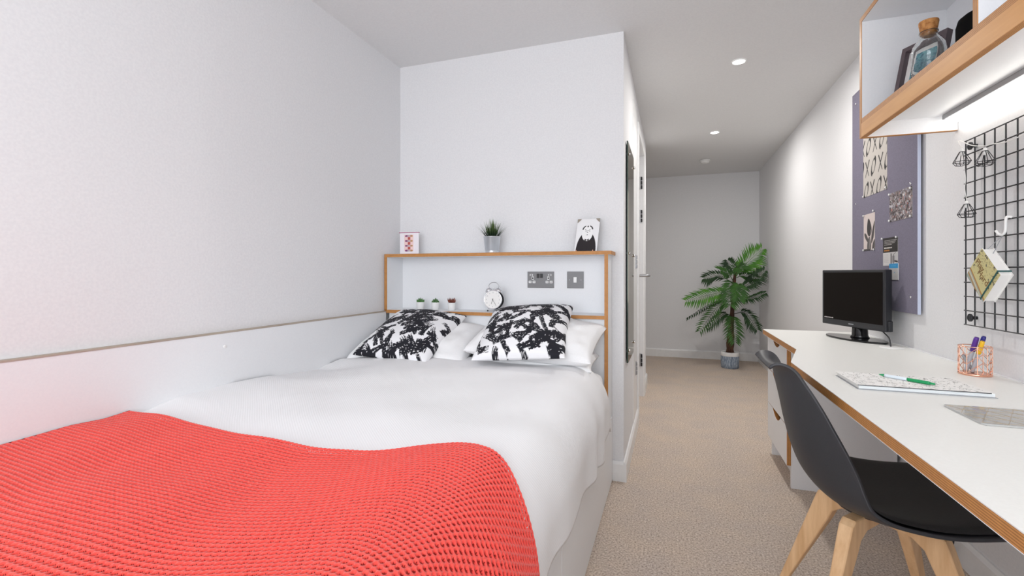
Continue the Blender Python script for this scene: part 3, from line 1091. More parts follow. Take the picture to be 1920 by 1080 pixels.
# ------------------------------------------------------------------ monitor
mz = math.atan2(-.38, .145)
t = thing('monitor', 'small black monitor with a glossy base on the desk', 'monitor', (.8575, 2.74, DZ), mz)
hw, z0, z1 = .2035, .060, .345
L_ = dict(local=True)
obj('bezel', B(-hw, hw, -.012, .022, z0, z1, .004), M['black'], t, **L_)
sc_ = obj('screen_panel', B(-hw + .014, hw - .014, -.0132, -.012, z0 + .030, z1 - .013), M['screen'], t, **L_)
obj('back_housing', prism(NB(), [(-.13, .022), (.13, .022), (.115, .055), (-.115, .055)], z0 + .05, z1 - .055, 'z', .004), M['black'], t, **L_)
obj('port_block', B(hw - .004, hw + .006, 0, .02, z0 + .002, z0 + .05, .002), M['black'], t, **L_)
obj('maker_mark', B(-.016, .016, -.0126, -.0119, z0 + .013, z0 + .0175), M['grey'], t, label='small pale mark', **L_)
bm = NB()
for k in range(6):
    box(bm, -hw + .020 + k * .011, -hw + .028 + k * .011, -.0138, -.0131, z0 + .034, z0 + .039)
M['glow'] = mat('screen_text_glow', (.6, .55, .55), .5)
obj('screen_caption', bm, M['glow'], sc_, label='tiny pale on screen caption', **L_)
obj('stand_neck', lathe(NB(), [(.042, .006), (.034, .02), (.030, .10), (.028, .11)], (0, .034, 0), 24), M['glossblack'], t, True, **L_)
pts = []
for k in range(40):
    a = 2 * PI * k / 40
    pts.append((.180 * math.copysign(abs(math.cos(a)) ** .9, math.cos(a)), .01 + .080 * math.copysign(abs(math.sin(a)) ** 1.2, math.sin(a))))
obj('stand_base', prism(NB(), pts, 0, .009, 'z', .003), M['glossblack'], t, **L_)
cb = NB()
tube(cb, curve_pts([(.905, 2.60, DZ + .09), (.925, 2.575, DZ + .055), (.928, 2.53, DZ + .035), (.915, 2.478, DZ + .003)], 8), .0028, 8)
solo('monitor_cable', cb, M['black'], 'black cable running from the monitor into the white grommet', 'cable', (.915, 2.478, DZ + .003), smooth=True)
cb = NB()
tube(cb, curve_pts([(.955, 2.70, .690), (.962, 2.69, .45), (.97, 2.685, .24), (.97, 2.66, .15), (.965, 2.50, .105), (.965, 2.25, .13), (.966, 2.12, .10), (.967, 2.135, .05), (.965, 2.25, .006), (.96, 2.4, .004)], 8), .0032, 8)
solo('floor_cable', cb, M['black'], 'black cable hanging under the desk down to the skirting', 'cable', (.96, 2.4, .004), smooth=True)

# ------------------------------------------------------------------ desk clutter
# wire pen pot
pc = Vector((.928, 1.905, DZ))
t = thing('pen_pot', 'copper wire pen pot holding pens on the desk', 'pen pot', tuple(pc))
rp, hp = .040, .092
ring = lambda r_, z: [pc + Vector((r_ * math.cos(2 * PI * k / 32), r_ * math.sin(2 * PI * k / 32), z)) for k in range(32)]
obj('rim', tube(NB(), ring(rp, hp), .0014, 8, closed=True), M['copper'], t, True)
obj('base_plate', lathe(NB(), [(rp, 0), (rp + .0012, .002), (rp + .0012, .006), (rp - .001, .007), (.001, .004)], tuple(pc), 32), M['copper'], t, True)
for k in range(10):
    a = 2 * PI * k / 10
    obj('upright_wire', tube(NB(), [pc + Vector((rp * math.cos(a), rp * math.sin(a), .005)), pc + Vector((rp * math.cos(a), rp * math.sin(a), hp))], .0011, 6), M['copper'], t)
    for j in range(3):
        z_a = .008 + j * .028
        up = 1 if k % 2 == 0 else -1
        pts = []
        for q_ in range(5):
            aa = a + 2 * PI / 10 * q_ / 4
            zz = z_a + (.026 * q_ / 4 if up > 0 else .026 * (1 - q_ / 4))
            pts.append(pc + Vector((rp * math.cos(aa), rp * math.sin(aa), zz)))
        obj('chevron_wire', tube(NB(), pts, .001, 6), M['copper'], t)


def stick(name, label, cat, p0, p1, parts_, group=None):
    """a pen: parts along the axis as (name, t0, t1, r0, r1, material)"""
    p0, p1 = Vector(p0), Vector(p1)
    t = thing(name, label, cat, tuple(p0), 0, group)
    d = p1 - p0
    for nm, a, b_, r0, r1, mm in parts_:
        obj(nm, tube(NB(), [p0 + d * a, p0 + d * (a + (b_ - a) * .1), p0 + d * (a + (b_ - a) * .9), p0 + d * b_], [r0 * .9, r0, r1, r1 * .85], 12), mm, t, True)
    return t


M['purple'] = mat('purple_cap', (.10, .03, .28), .35)
M['blue'] = mat('deep_blue_cap', (.03, .03, .22), .35)
M['yellow'] = mat('yellow_cap', (.85, .50, .02), .35)
M['barrel'] = mat('pale_grey_barrel', (.45, .47, .52), .35)
M['green'] = mat('green_plastic', (.01, .30, .10), .35)
M['penwhite'] = mat('pale_blue_white_barrel', (.72, .80, .86), .35)
stick('marker_pen', 'marker pen with a purple cap in the copper pot', 'pen', pc + Vector((-.012, .024, .007)), pc + Vector((-.004, -.018, .122)),
      [('barrel', 0, .62, .0058, .0062, M['barrel']), ('cap', .6, 1, .0072, .0068, M['purple'])], 'marker pens in the copper pot')
stick('marker_pen', 'marker pen with a dark blue cap in the copper pot', 'pen', pc + Vector((.006, .026, .007)), pc + Vector((.012, -.022, .126)),
      [('barrel', 0, .62, .0052, .0056, M['barrel']), ('cap', .6, 1, .0066, .0062, M['blue'])], 'marker pens in the copper pot')
stick('marker_pen', 'marker pen with a yellow cap in the copper pot', 'pen', pc + Vector((-.004, .006, .007)), pc + Vector((.004, -.0315, .112)),
      [('barrel', 0, .62, .0052, .0054, M['barrel']), ('cap', .6, 1, .0064, .006, M['yellow'])], 'marker pens in the copper pot')
stick('ballpoint_pen', 'slim grey pen leaning low inside the copper pot', 'pen', pc + Vector((.004, .018, .007)), pc + Vector((-.022, .02, .06)),
      [('barrel', 0, 1, .0045, .0045, M['grey'])])

# notebook with speckled cover
t = thing('notebook', 'white notebook with a dark flecked cover lying on the desk', 'notebook', (.66, 1.68, DZ))
nbp = [(.498, 1.742), (.498, 1.556), (.795, 1.556), (.795, 1.742)]
nb0 = Vector((.498, 1.556, 0))
obj('page_block', B(.502, .803, 1.562, 1.74, DZ + .0015, DZ + .0115), M['paper'], t)
obj('back_cover', B(.498, .806, 1.556, 1.744, DZ, DZ + .0014), M['grey'], t)
obj('front_cover', B(.4978, .792, 1.5562, 1.744, DZ + .0118, DZ + .0135), M['paper'], t)
bm = NB()
for k in range(3):
    box(bm, .501, .802, 1.5605, 1.562, DZ + .003 + k * .003, DZ + .0036 + k * .003)
obj('page_edges', bm, M['penwhite'], t)
obj('cover_rim', B(.4975, .7925, 1.5555, 1.5562, DZ + .0117, DZ + .0136), M['black'], t)
bm = NB()
g = random.Random(5)
for k in range(420):
    x, y, a = g.uniform(.503, .788), g.uniform(1.56, 1.74), g.uniform(0, PI)
    l, w_ = g.uniform(.0018, .0045), g.uniform(.0004, .0008)
    d = Vector((math.cos(a), math.sin(a), 0))
    s_ = Vector((-d.y, d.x, 0))
    c0 = Vector((x, y, DZ + .0138))
    bm.faces.new([bm.verts.new(c0 + d * l + s_ * w_), bm.verts.new(c0 - d * l + s_ * w_), bm.verts.new(c0 - d * l - s_ * w_), bm.verts.new(c0 + d * l - s_ * w_)])
M['fleck'] = mat('dark_fleck_ink', (.06, .06, .06), .8)
o = obj('cover_flecks', bm, M['fleck'], t)
o['kind'] = 'stuff'
# ballpoint on it
zp = DZ + .0188
A0, A1 = Vector((.600, 1.706, zp)), Vector((.694, 1.604, zp))
pen = stick('ballpoint_pen', 'white and green ballpoint pen lying on the flecked notebook', 'pen', A0, A1,
            [('tip', 0, .11, .0012, .0042, M['green']), ('barrel', .11, .54, .0045, .0047, M['penwhite']), ('grip', .53, .92, .005, .005, M['green']), ('push_button', .9, 1, .0035, .003, M['green'])])
d = (A1 - A0).normalized()
s_ = Vector((-d.y, d.x, 0))
obj('pocket_clip', tube(NB(), [A0 + d * .085 + s_ * .006 , A0 + d * .12 + s_ * .009, A0 + d * .128 + s_ * .006], [.0012, .0014, .002], 8), M['chrome'], pen, True)

# glass worktop saver with gold lines
t = thing('glass_mat', 'clear glass desk mat with fine gold triangle lines', 'desk mat', (.74, 1.36, DZ))
gx0, gx1, gy0, gy1 = .633, .86, 1.272, 1.432
pts = []
for cx, cy, a0 in ((gx1 - .012, gy1 - .012, 0), (gx0 + .012, gy1 - .012, 90), (gx0 + .012, gy0 + .012, 180), (gx1 - .012, gy0 + .012, 270)):
    for k in range(5):
        a = R(a0 + k * 22.5)
        pts.append((cx + .012 * math.cos(a), cy + .012 * math.sin(a)))
M['matglass'] = mat('greyish_glass', (.66, .66, .645), .06, Transmission_Weight=.35, IOR=1.45)
obj('glass_plate', prism(NB(), pts, DZ + .0005, DZ + .004), M['matglass'], t)
M['gold'] = mat('gold_print', (.50, .40, .27), .35, .4)
bm = NB()
zz = DZ + .0042
def clipline(p, q):
    tube(bm, [Vector((*p, zz)), Vector((*q, zz))], .0005, 4)
for k in range(5):
    y = gy0 + .012 + k * .034
    clipline((gx0 + .004, y), (gx1 - .004, y))
for k in range(-3, 7):
    xa = gx0 + k * .045
    for sx in (1, -1):
        a = (xa, gy0 + .003) if sx > 0 else (xa + .09, gy0 + .003)
        b_ = (xa + .09, gy1 - .003) if sx > 0 else (xa, gy1 - .003)
        f0, f1 = 0.0, 1.0
        dx = b_[0] - a[0]
        for lim, sg in ((gx0 + .004, 1), (gx1 - .004, -1)):
            fa = (lim - a[0]) / dx
            if (dx > 0) == (sg > 0):
                f0 = max(f0, fa)
            else:
                f1 = min(f1, fa)
        if f1 > f0:
            clipline((a[0] + dx * f0, a[1] + (b_[1] - a[1]) * f0), (a[0] + dx * f1, a[1] + (b_[1] - a[1]) * f1))
obj('printed_lines', bm, M['gold'], t, label='gold line pattern')

# ------------------------------------------------------------------ overhead shelf unit
SX, SY = .70, 2.17
t = thing('wall_shelf_unit', 'open white wall shelf unit with plywood edges above the desk', 'shelf', (.85, 1.2, 1.58))
obj('end_panel', B(SX + .002, .998, SY - .018, SY, 1.58, 2.0285), M['lam'], t)
obj('end_panel_edge', B(SX, SX + .002, SY - .018, SY, 1.58, 2.0285), M['plyy'], t, label='bare plywood edge')
obj('end_panel_foot', B(SX, .998, SY - .018, SY, 1.5785, 1.58), M['plyy'], t, label='bare plywood edge')
obj('bottom_board', B(SX + .002, .998, .2, SY - .018, 1.634, 1.652), M['lam'], t)
obj('bottom_board_edge', B(SX + .0005, SX + .002, .2, SY - .018, 1.634, 1.652), M['ply'], t, label='bare plywood edge')
obj('front_batten', B(SX, SX + .018, .2, SY - .018, 1.5815, 1.6335), M['batten'], t, label='bare timber batten')
obj('batten_foot', B(SX + .0005, SX + .018, .2, SY - .018, 1.5795, 1.5815), M['plyx'], t)
obj('top_board', B(SX + .002, .998, .2, SY, 2.0287, 2.0465), M['lam'], t)
obj('top_board_edge', B(SX, SX + .002, .2, SY, 2.0287, 2.0465), M['ply'], t, label='bare plywood edge')
obj('back_panel', B(.966, .982, .218, SY - .018, 1.652, 2.0287), M['lam'], t)
obj('divider', B(SX + .004, .966, 1.432, 1.450, 1.652, 2.0287), M['lam'], t)
obj('divider_edge', B(SX + .002, SX + .004, 1.432, 1.450, 1.652, 2.0287), M['plyy'], t, label='bare plywood edge')
obj('end_panel', B(SX + .002, .998, .2, .218, 1.58, 2.0285), M['lam'], t)

t = thing('strip_light', 'lit strip light under the wall shelf unit', 'lamp', (.965, 1.2, 1.634), 0)
obj('housing', B(.945, .985, .25, 2.138, 1.616, 1.6338, .003), M['grey'], t)
obj('diffuser', tube(NB(), [(.966, .26, 1.606), (.966, 2.13, 1.606)], .0125, 14), M['tube'], t, True, label='glowing white tube')

# things on it: leaning frame, corked bottle, speaker
t = thing('photo_frame', 'dark mauve photo frame with a teal picture behind the corked bottle', 'picture frame', (.80, 1.955, 1.652))
Lb, Rb = Vector((.764, 2.02, 1.653)), Vector((.834, 1.887, 1.653))
U_ = Rb - Lb
V_ = Vector((.040, .022, .196))
Nn = U_.cross(V_).normalized()
if Nn.x > 0:
    Nn = -Nn


def quadslab(bm, P0, A, Bv, off0, off1):
    vs = [bm.verts.new(P0 + a + Nn * o_) for o_ in (off0, off1) for a in (Vector(), A, A + Bv, Bv)]
    fs = [bm.faces.new([vs[i] for i in f_]) for f_ in ((0, 3, 2, 1), (4, 5, 6, 7), (0, 1, 5, 4), (1, 2, 6, 5), (2, 3, 7, 6), (3, 0, 4, 7))]
    bmesh.ops.recalc_face_normals(bm, faces=fs)


fw = .10
for nm, p, a, b_ in (('rail', Lb, U_, V_ * fw * .8), ('rail', Lb + V_ * (1 - fw * .8), U_, V_ * fw * .8),
                     ('stile', Lb + V_ * fw * .8, U_ * fw, V_ * (1 - fw * 1.6)), ('stile', Lb + U_ * (1 - fw) + V_ * fw * .8, U_ * fw, V_ * (1 - fw * 1.6))):
    bm = NB()
    quadslab(bm, p, a, b_, 0, .022)
    obj('frame_' + nm, bm, M['mauve'], t)
bm = NB()
quadslab(bm, Lb + U_ * fw + V_ * fw * .8, U_ * (1 - 2 * fw), V_ * (1 - fw * 1.6), .001, .004)
obj('mount', bm, M['paper'], t)
n = 60
c = canvas(n, n, (.1, .3, .35))
nz1 = np.array([[noise.noise((i * .13, j * .13, 4.0)) for j in range(n)] for i in range(n)])
nz2 = np.array([[noise.noise((i * .4, j * .4, 9.0)) for j in range(n)] for i in range(n)])
w_ = np.clip(.5 + nz1 * .8 + nz2 * .35, 0, 1)[..., None]
gr = np.linspace(0, 1, n)[:, None, None]
c = (np.array((.02, .14, .22)) * (1 - w_) + np.array((.18, .52, .56)) * w_) * (.6 + .4 * gr)
pu = np.clip(nz1 - .12, 0, 1)[..., None] * 3 * (1 - gr)
c = c * (1 - pu.clip(0, 1)) + np.array((.13, .08, .22)) * pu.clip(0, 1)
a0, b0 = .22, .19
picture(t, 'photo', Lb + U_ * a0 + V_ * b0 + Nn * .0055, U_ * (1 - 2 * a0), V_ * (1 - 2 * b0), c, label='teal and blue picture')

t = thing('corked_bottle', 'clear glass bottle with a cork stopper on the wall shelf', 'bottle', (.772, 1.822, 1.652))
bc = (.772, 1.822, 1.652)
prof_o = [(.012, .001), (.040, .0), (.043, .004), (.043, .105), (.040, .122), (.028, .140), (.022, .148), (.021, .158), (.024, .160), (.024, .164)]
prof_i = [(.021, .164), (.0185, .158), (.0195, .147), (.026, .137), (.037, .120), (.040, .104), (.040, .008), (.012, .006)]
obj('glass_body', lathe(NB(), prof_o + prof_i, bc, 32), M['glass'], t, True)
obj('cork', lathe(NB(), [(.0178, .150), (.0205, .166), (.0215, .167), (.0255, .192), (.0245, .197), (.001, .198)], bc, 24), M['cork'], t, True)
t = thing('speaker', 'black rounded speaker standing beside the shelf divider', 'speaker', (.875, 1.74, 1.652))
obj('speaker_body', lathe(NB(), [(.06, 0), (.066, .003), (.067, .008), (.067, .135), (.062, .155), (.050, .165), (.02, .168), (.001, .168)], (.875, 1.74, 1.652), 32), M['cloth'], t, True)
obj('base_ring', lathe(NB(), [(.0672, .004), (.0676, .006), (.0676, .012), (.0672, .014)], (.875, 1.74, 1.652), 32, cap=False), M['grey'], t, True)

# ------------------------------------------------------------------ pinboard and papers
t = thing('pinboard', 'tall lilac grey felt pinboard on the right wall', 'pinboard', (.99, 2.77, .879))
PX = .980
obj('felt_board', B(PX, .991, 2.404, 3.146, .879, 2.063, .001), M['felt'], t)
obj('board_edge', B(PX + .0005, .991, 2.400, 2.404, .879, 2.063), M['feltedge'], t, label='pale bluish edge')
obj('wall_batten', B(.991, .9995, 2.45, 3.10, .93, 2.0), M['grey'], t)
for yy in (2.46, 3.09):
    for zz in (.95, 1.44, 2.0):
        obj('screw_cap', lathe(NB(), [(.006, 0), (.006, .002), (.003, .004)], (PX, yy, zz), 12, M=Matrix.Rotation(-PI / 2, 3, 'Y')), M['chrome'], t, True)


def sheet(name, label, ya, yb, z0, z1, cols, tilt=0.0, cat='poster', depth=.0006):
    """a sheet pinned to the board; ya is its left edge seen from the room"""
    t = thing(name, label, cat, (PX - depth, (ya + yb) / 2, z0))
    U_ = Vector((0, yb - ya, tilt))
    P0 = Vector((PX - depth - .0006, ya, z0))
    picture(t, 'printed_face', P0, U_, (0, 0, z1 - z0), cols)
    bm = NB()
    vs = []
    for dx in (0, depth * .9):
        vs += [bm.verts.new(p + Vector((.0003 + dx, 0, 0))) for p in (P0, P0 + U_, P0 + U_ + Vector((0, 0, z1 - z0)), P0 + Vector((0, 0, z1 - z0)))]
    fs = [bm.faces.new([vs[i] for i in f_]) for f_ in ((0, 3, 2, 1), (4, 5, 6, 7), (0, 1, 5, 4), (1, 2, 6, 5), (2, 3, 7, 6), (3, 0, 4, 7))]
    bmesh.ops.recalc_face_normals(bm, faces=fs)
    obj('paper_back', bm, M['paper'], t)
    return t


def pin(t, y, z):
    obj('pin', lathe(NB(), [(.0035, 0), (.0035, .003), (.0055, .0035), (.005, .006), (.001, .0065)], (PX - .001, y, z), 10, M=Matrix.Rotation(-PI / 2, 3, 'Y')), M['white'], t, True)


# XO lettering
n, m = 330, 190
c = canvas(n, m, (.50, .465, .43))
yy_, xx_ = np.mgrid[0:n, 0:m]
PW, PH = .29, .50
xx_, yy_ = xx_ / (m - 1) * PW, yy_ / (n - 1) * PH
inkc = (.012, .011, .012)
g = random.Random(3)
for r_ in range(5):
    zc = .030 + r_ * .114
    for k in range(-1, 6):
        ch = 'OX'[(k + r_) % 2]
        xc = .040 + k * .078 + g.uniform(-.004, .004) + .016 * (r_ % 3)
        if ch == 'X':
            for (a, b_) in (((xc - .021, zc + .037), (xc + .018, zc - .037)), ((xc + .025, zc + .041), (xc - .025, zc - .041))):
                d = seg_dist(xx_, yy_, a, b_)
                wv = .0028 + .0022 * np.clip((yy_ - zc + .04) / .08, 0, 1)
                c[d < wv] = inkc
        else:
            u_ = (xx_ - xc) - (yy_ - zc) * .35
            rr = np.hypot(u_ / .021, (yy_ - zc) / .038)
            wv = .13 + .10 * np.clip((yy_ - zc) / .04, -1, 1) * np.sign(u_) + .06
            c[abs(rr - 1) < wv] = inkc
            c[np.hypot(xx_ - xc - .017, yy_ - zc - .035) < .007] = inkc
t = sheet('letter_poster', 'cream poster of black hand painted X and O letters, topmost on the pinboard', 2.982, 2.69, 1.457, 1.957, c)
pin(t, 2.975, 1.463)
pin(t, 2.70, 1.465)
# collage of tiny photographs
n, m = 110, 170
c = canvas(n, m, (.2, .17, .17))
g = np.random.default_rng(8)
yy_, xx_ = np.mgrid[0:n, 0:m]
pal = [(.04, .03, .035), (.45, .43, .45), (.15, .12, .12), (.33, .20, .19), (.60, .58, .58), (.25, .24, .28), (.08, .06, .06), (.42, .12, .10)]
for k in range(420):
    cx, cy = g.uniform(0, m), g.uniform(0, n)
    w_, h_ = g.uniform(2, 9), g.uniform(2, 7)
    a = g.uniform(0, PI)
    dx, dy = xx_ - cx, yy_ - cy
    u_, v_ = dx * math.cos(a) + dy * math.sin(a), -dx * math.sin(a) + dy * math.cos(a)
    c[(abs(u_) < w_) & (abs(v_) < h_ * .6)] = pal[g.choice(len(pal), p=[.22, .15, .18, .11, .07, .13, .12, .02])]
t = sheet('collage_print', 'crowded dark photo collage print pinned right of the letter poster', 2.664, 2.445, 1.294, 1.428, c)
pin(t, 2.66, 1.424)
pin(t, 2.455, 1.42)
pin(t, 2.66, 1.30)
pin(t, 2.455, 1.30)
# leaf photograph
n, m = 200, 150
c = canvas(n, m, (.60, .52, .50))
yy_, xx_ = np.mgrid[0:n, 0:m]
xx_, yy_ = xx_ / (m - 1.0), yy_ / (n - 1.0)
dk = (.035, .030, .030)


def leaf_shape(cx, cy, a, l, w_):
    dx, dy = xx_ - cx, (yy_ - cy) * 1.35
    u_, v_ = dx * math.cos(a) + dy * math.sin(a), -dx * math.sin(a) + dy * math.cos(a)
    return ((u_ / l) ** 2 + (v_ / (w_ * (1 - .35 * u_ / l))) ** 2) < 1


c[leaf_shape(.50, .63, 1.75, .33, .19)] = dk
c[leaf_shape(.85, .48, 1.25, .42, .09)] = (.06, .05, .05)
c[leaf_shape(.30, .33, -.75, .30, .08)] = (.08, .07, .07)
c[leaf_shape(.50, .17, 1.5, .28, .17)] = (.11, .10, .10)
c[(yy_ < .05)] = (.05, .045, .045)
c[leaf_shape(.78, .16, 1.1, .26, .05)] = (.60, .52, .50)
c[leaf_shape(.90, .12, 1.25, .24, .10)] = (.07, .06, .06)
c[seg_dist(xx_, yy_, (.52, .05), (.62, .55)) < .015] = (.32, .28, .27)
t = sheet('leaf_print', 'narrow print of a dark rubber plant leaf, left on the pinboard', 2.977, 2.832, 1.172, 1.364, c)
pin(t, 2.972, 1.36)
pin(t, 2.845, 1.372)
pin(t, 2.972, 1.176)
pin(t, 2.84, 1.174)
# flyer: black heading, white foot with a room photograph
n, m = 140, 150
c = canvas(n, m, (.62, .60, .60))
yy_, xx_ = np.mgrid[0:n, 0:m]
xx_, yy_ = xx_ / (m - 1.0), yy_ / (n - 1.0)
c[yy_ > .47] = (.018, .014, .013)
for k in range(4):
    c[(abs(yy_ - (.90 - k * .05)) < .009) & (xx_ > .08) & (xx_ < (.93, .86, .80, .62)[k]) & (np.sin(xx_ * 95 + k) > -.6)] = (.45, .43, .42)
c[(abs(yy_ - .635) < .022) & (xx_ > .08) & (xx_ < .62) & (np.sin(xx_ * 70) > -.75)] = (.72, .68, .64)
c[(abs(yy_ - .545) < .022) & (xx_ > .08) & (xx_ < .44) & (np.sin(xx_ * 80) > -.75)] = (.50, .20, .04)
for k in range(8):
    c[(abs(yy_ - (.40 - k * .04)) < .006) & (xx_ > .06) & (xx_ < .40)] = (.45, .43, .43)
ph = (xx_ > .48) & (yy_ < .46)
c[ph] = (.50, .49, .49)
c[ph & (xx_ > .62) & (xx_ < .80) & (yy_ > .10) & (yy_ < .34)] = (.28, .27, .28)
c[ph & (seg_dist(xx_, yy_, (.56, .40), (.56, .06)) < .035)] = (.10, .09, .09)
c[ph & (seg_dist(xx_, yy_, (.80, .16), (.98, .13)) < .03)] = (.05, .045, .045)
c[ph & (seg_dist(xx_, yy_, (.70, .38), (.86, .45)) < .012)] = (.2, .19, .19)
c[ph & (seg_dist(xx_, yy_, (.72, .36), (.72, .08)) < .02)] = (.12, .11, .11)
t = sheet('flyer', 'black and white flyer with orange line and room photo, lower on the pinboard', 2.735, 2.579, 1.089, 1.222, c, cat='flyer')
pin(t, 2.74, 1.221)
pin(t, 2.588, 1.219)
n, m = 80, 60
c = canvas(n, m, (.48, .47, .47))
yy_, xx_ = np.mgrid[0:n, 0:m]
xx_, yy_ = xx_ / (m - 1.0), yy_ / (n - 1.0)
tx = np.array([[noise.noise((i * .3, j * .3, 2.0)) for j in range(m)] for i in range(n)])
c += tx[..., None] * .08
c[yy_ > .72] = (.03, .27, .55)
c[(abs(yy_ - .86) < .03) & (xx_ > .2) & (xx_ < .75) & (np.sin(xx_ * 60) > -.5)] = (.06, .36, .65)
c[np.hypot(xx_ - .6, (yy_ - .45) * 1.3) < .05] = (.15, .35, .5)
sheet('leaflet', 'small pale leaflet with a blue band under the flyer', 2.664, 2.572, 1.022, 1.098, c, cat='flyer', depth=.0022)

# ------------------------------------------------------------------ wire grid on the wall
GX = .975
gy_ = 2.053
cell = .0515
NV, NHZ = 11, 13
gz0, gz1 = .874, 1.511
ch = (gz1 - gz0) / NHZ
t = thing('wire_grid', 'black wire grid panel hung on the right wall', 'wire grid', (GX, gy_ - NV * cell / 2, gz0))
bmv = NB()
lo = -(gz1 - gz0) / 2
tube(bmv, [(0, 0, 0), (0, 0, gz1 - gz0)], .0021, 6)
mev = bpy.data.meshes.new('upright_wire')
bmv.to_mesh(mev)
bmv.free()
mev.materials.append(M['darkwire'])
for k in range(NV + 1):
    o = bpy.data.objects.new('upright_wire', mev)
    COL.objects.link(o)
    o.parent = t
    o.location = (0, NV * cell / 2 - k * cell, 0)
bmv = NB()
tube(bmv, [(-.0042, -NV * cell / 2, 0), (-.0042, NV * cell / 2, 0)], .0021, 6)
mev = bpy.data.meshes.new('cross_wire')
bmv.to_mesh(mev)
bmv.free()
mev.materials.append(M['darkwire'])
for k in range(NHZ + 1):
    o = bpy.data.objects.new('cross_wire', mev)
    COL.objects.link(o)
    o.parent = t
    o.location = (0, 0, k * ch)
for zz in (gz0 + .024, gz1 - .018):
    for yy in (gy_ - .012, gy_ - NV * cell + .012):
        bk = obj('wall_clip', lathe(NB(), [(.006, 0), (.006, .016), (.0135, .0165), (.0135, .021), (.011, .0225), (.001, .023)], (1.0, yy, zz), 20, M=Matrix.Rotation(-PI / 2, 3, 'Y')), M['black'], t, True)

# string light with wire cages
t = thing('string_light', 'string light with black wire cages hung over the wire grid', 'string light', (GX - .012, 2.0, 1.40))
sx_ = .957
M['cable'] = mat('white_clear_cable', (.82, .82, .80), .4)


def cagebm(c):
    c = Vector(c)
    bm = NB()
    lv = [(.007, 0), (.0245, -.034), (.017, -.045)]
    ns_ = 6
    rings = [[c + Vector((r_ * math.cos(2 * PI * k / ns_ + .3), r_ * math.sin(2 * PI * k / ns_ + .3), z)) for k in range(ns_)] for r_, z in lv]
    for rg in rings:
        for k in range(ns_):
            tube(bm, [rg[k], rg[(k + 1) % ns_]], .0011, 5)
    for a, b_ in zip(rings, rings[1:]):
        for k in range(ns_):
            tube(bm, [a[k], b_[k]], .0011, 5)
    return bm


cages = [(sx_ - .012, 2.012, 1.468, 'cage left of the grid corner'), (sx_ - .022, 1.868, 1.436, 'cage in front of the grid'), (sx_ - .006, 1.998, 1.287, 'lowest cage, hanging beside the grid')]
for x, y, z, lb in cages:
    cg = obj('lamp_cage', cagebm((x, y, z)), M['sage'], t, label='black wire ' + lb)
    obj('bulb_holder', lathe(NB(), [(.004, -.012), (.0055, -.010), (.005, .008), (.002, .012)], (x, y, z), 10), M['cable'], cg, True)
path = curve_pts([(sx_ - .006, 1.998, 1.299), (sx_ - .008, 2.004, 1.34), (sx_ - .010, 1.996, 1.375), (sx_ - .010, 2.004, 1.42)], 6)
obj('cable_drop', tube(NB(), path, .0009, 6), M['cable'], t, True)
path = curve_pts([(sx_ - .012, 2.012, 1.48), (sx_ - .008, 2.04, 1.508), (sx_ - .004, 2.045, 1.514), (sx_ - .006, 2.03, 1.510), (sx_ - .016, 1.95, 1.475), (sx_ - .022, 1.868, 1.452), (sx_ - .022, 1.84, 1.450), (sx_ - .022, 1.745, 1.438), (sx_ - .01, 1.62, 1.46), (sx_ - .004, 1.50, 1.514)], 6)
obj('cable_main', tube(NB(), path, .0016, 6), M['cable'], t, True)

# hook and hanging notebook
hk = curve_pts([(GX - .004, 1.811, 1.2195), (GX - .008, 1.815, 1.2225), (GX - .014, 1.818, 1.221), (GX - .016, 1.818, 1.205), (GX - .016, 1.820, 1.180), (GX - .018, 1.828, 1.170), (GX - .022, 1.838, 1.172), (GX - .026, 1.844, 1.184)], 6)
solo('grid_hook', tube(NB(), hk, .0036, 10), M['white'], 'white hook hanging on the wire grid', 'hook', (GX - .016, 1.82, 1.168), smooth=True)

t = thing('hanging_notebook', 'thick patterned notebook hung cornerwise from the white grid hook', 'notebook', (.945, 1.858, .965))
ctr = Vector((0, 1.862, 1.046))
e1 = Vector((0, -.72, -.69)).normalized()                       # along the cover's top edge, to the right
e2 = Vector((0, -.69, .72)).normalized()                        # up the cover
bw, bh = .122, .118
XF, XK = .926, .956


def bk(bm, a0, a1, b0_, b1, xa, xb):
    vs = []
    for xx in (xa, xb):
        for a, b_ in ((a0, b0_), (a1, b0_), (a1, b1), (a0, b1)):
            p = ctr + e1 * a + e2 * b_
            vs.append(bm.verts.new((xx, p.y, p.z)))
    fs = [bm.faces.new([vs[i] for i in f_]) for f_ in ((0, 3, 2, 1), (4, 5, 6, 7), (0, 1, 5, 4), (1, 2, 6, 5), (2, 3, 7, 6), (3, 0, 4, 7))]
    bmesh.ops.recalc_face_normals(bm, faces=fs)
    return bm


obj('page_block', bk(NB(), -bw / 2 + .002, bw / 2 - .003, -bh / 2 + .003, bh / 2 - .003, XF + .002, XK - .002), M['paper'], t)
n, m = 150, 130
c = canvas(n, m, (.58, .52, .25))
yy_, xx_ = np.mgrid[0:n, 0:m]
xx_, yy_ = xx_ / (m - 1.0), yy_ / (n - 1.0)
g = np.random.default_rng(4)
for k in range(130):
    cx, cy = g.uniform(0, 1), g.uniform(.30, 1)
    a = g.uniform(0, PI)
    big = g.random() < .13
    d = seg_dist(xx_, yy_, (cx, cy), (cx + .035 * math.cos(a), cy + .035 * math.sin(a)))
    c[d < (.020 if big else .007)] = (.10, .09, .07) if big else (.30, .26, .13)
band = yy_ - (.30 - .22 * xx_)
c[band < 0] = (.33, .37, .33)
c[(band < 0) & (band > -.045)] = (.42, .20, .045)
c[(band < -.09) & (band > -.12)] = (.66, .60, .42)
c[(band < -.15) & (band > -.19)] = (.42, .22, .06)
P0 = ctr - e1 * bw / 2 - e2 * bh / 2
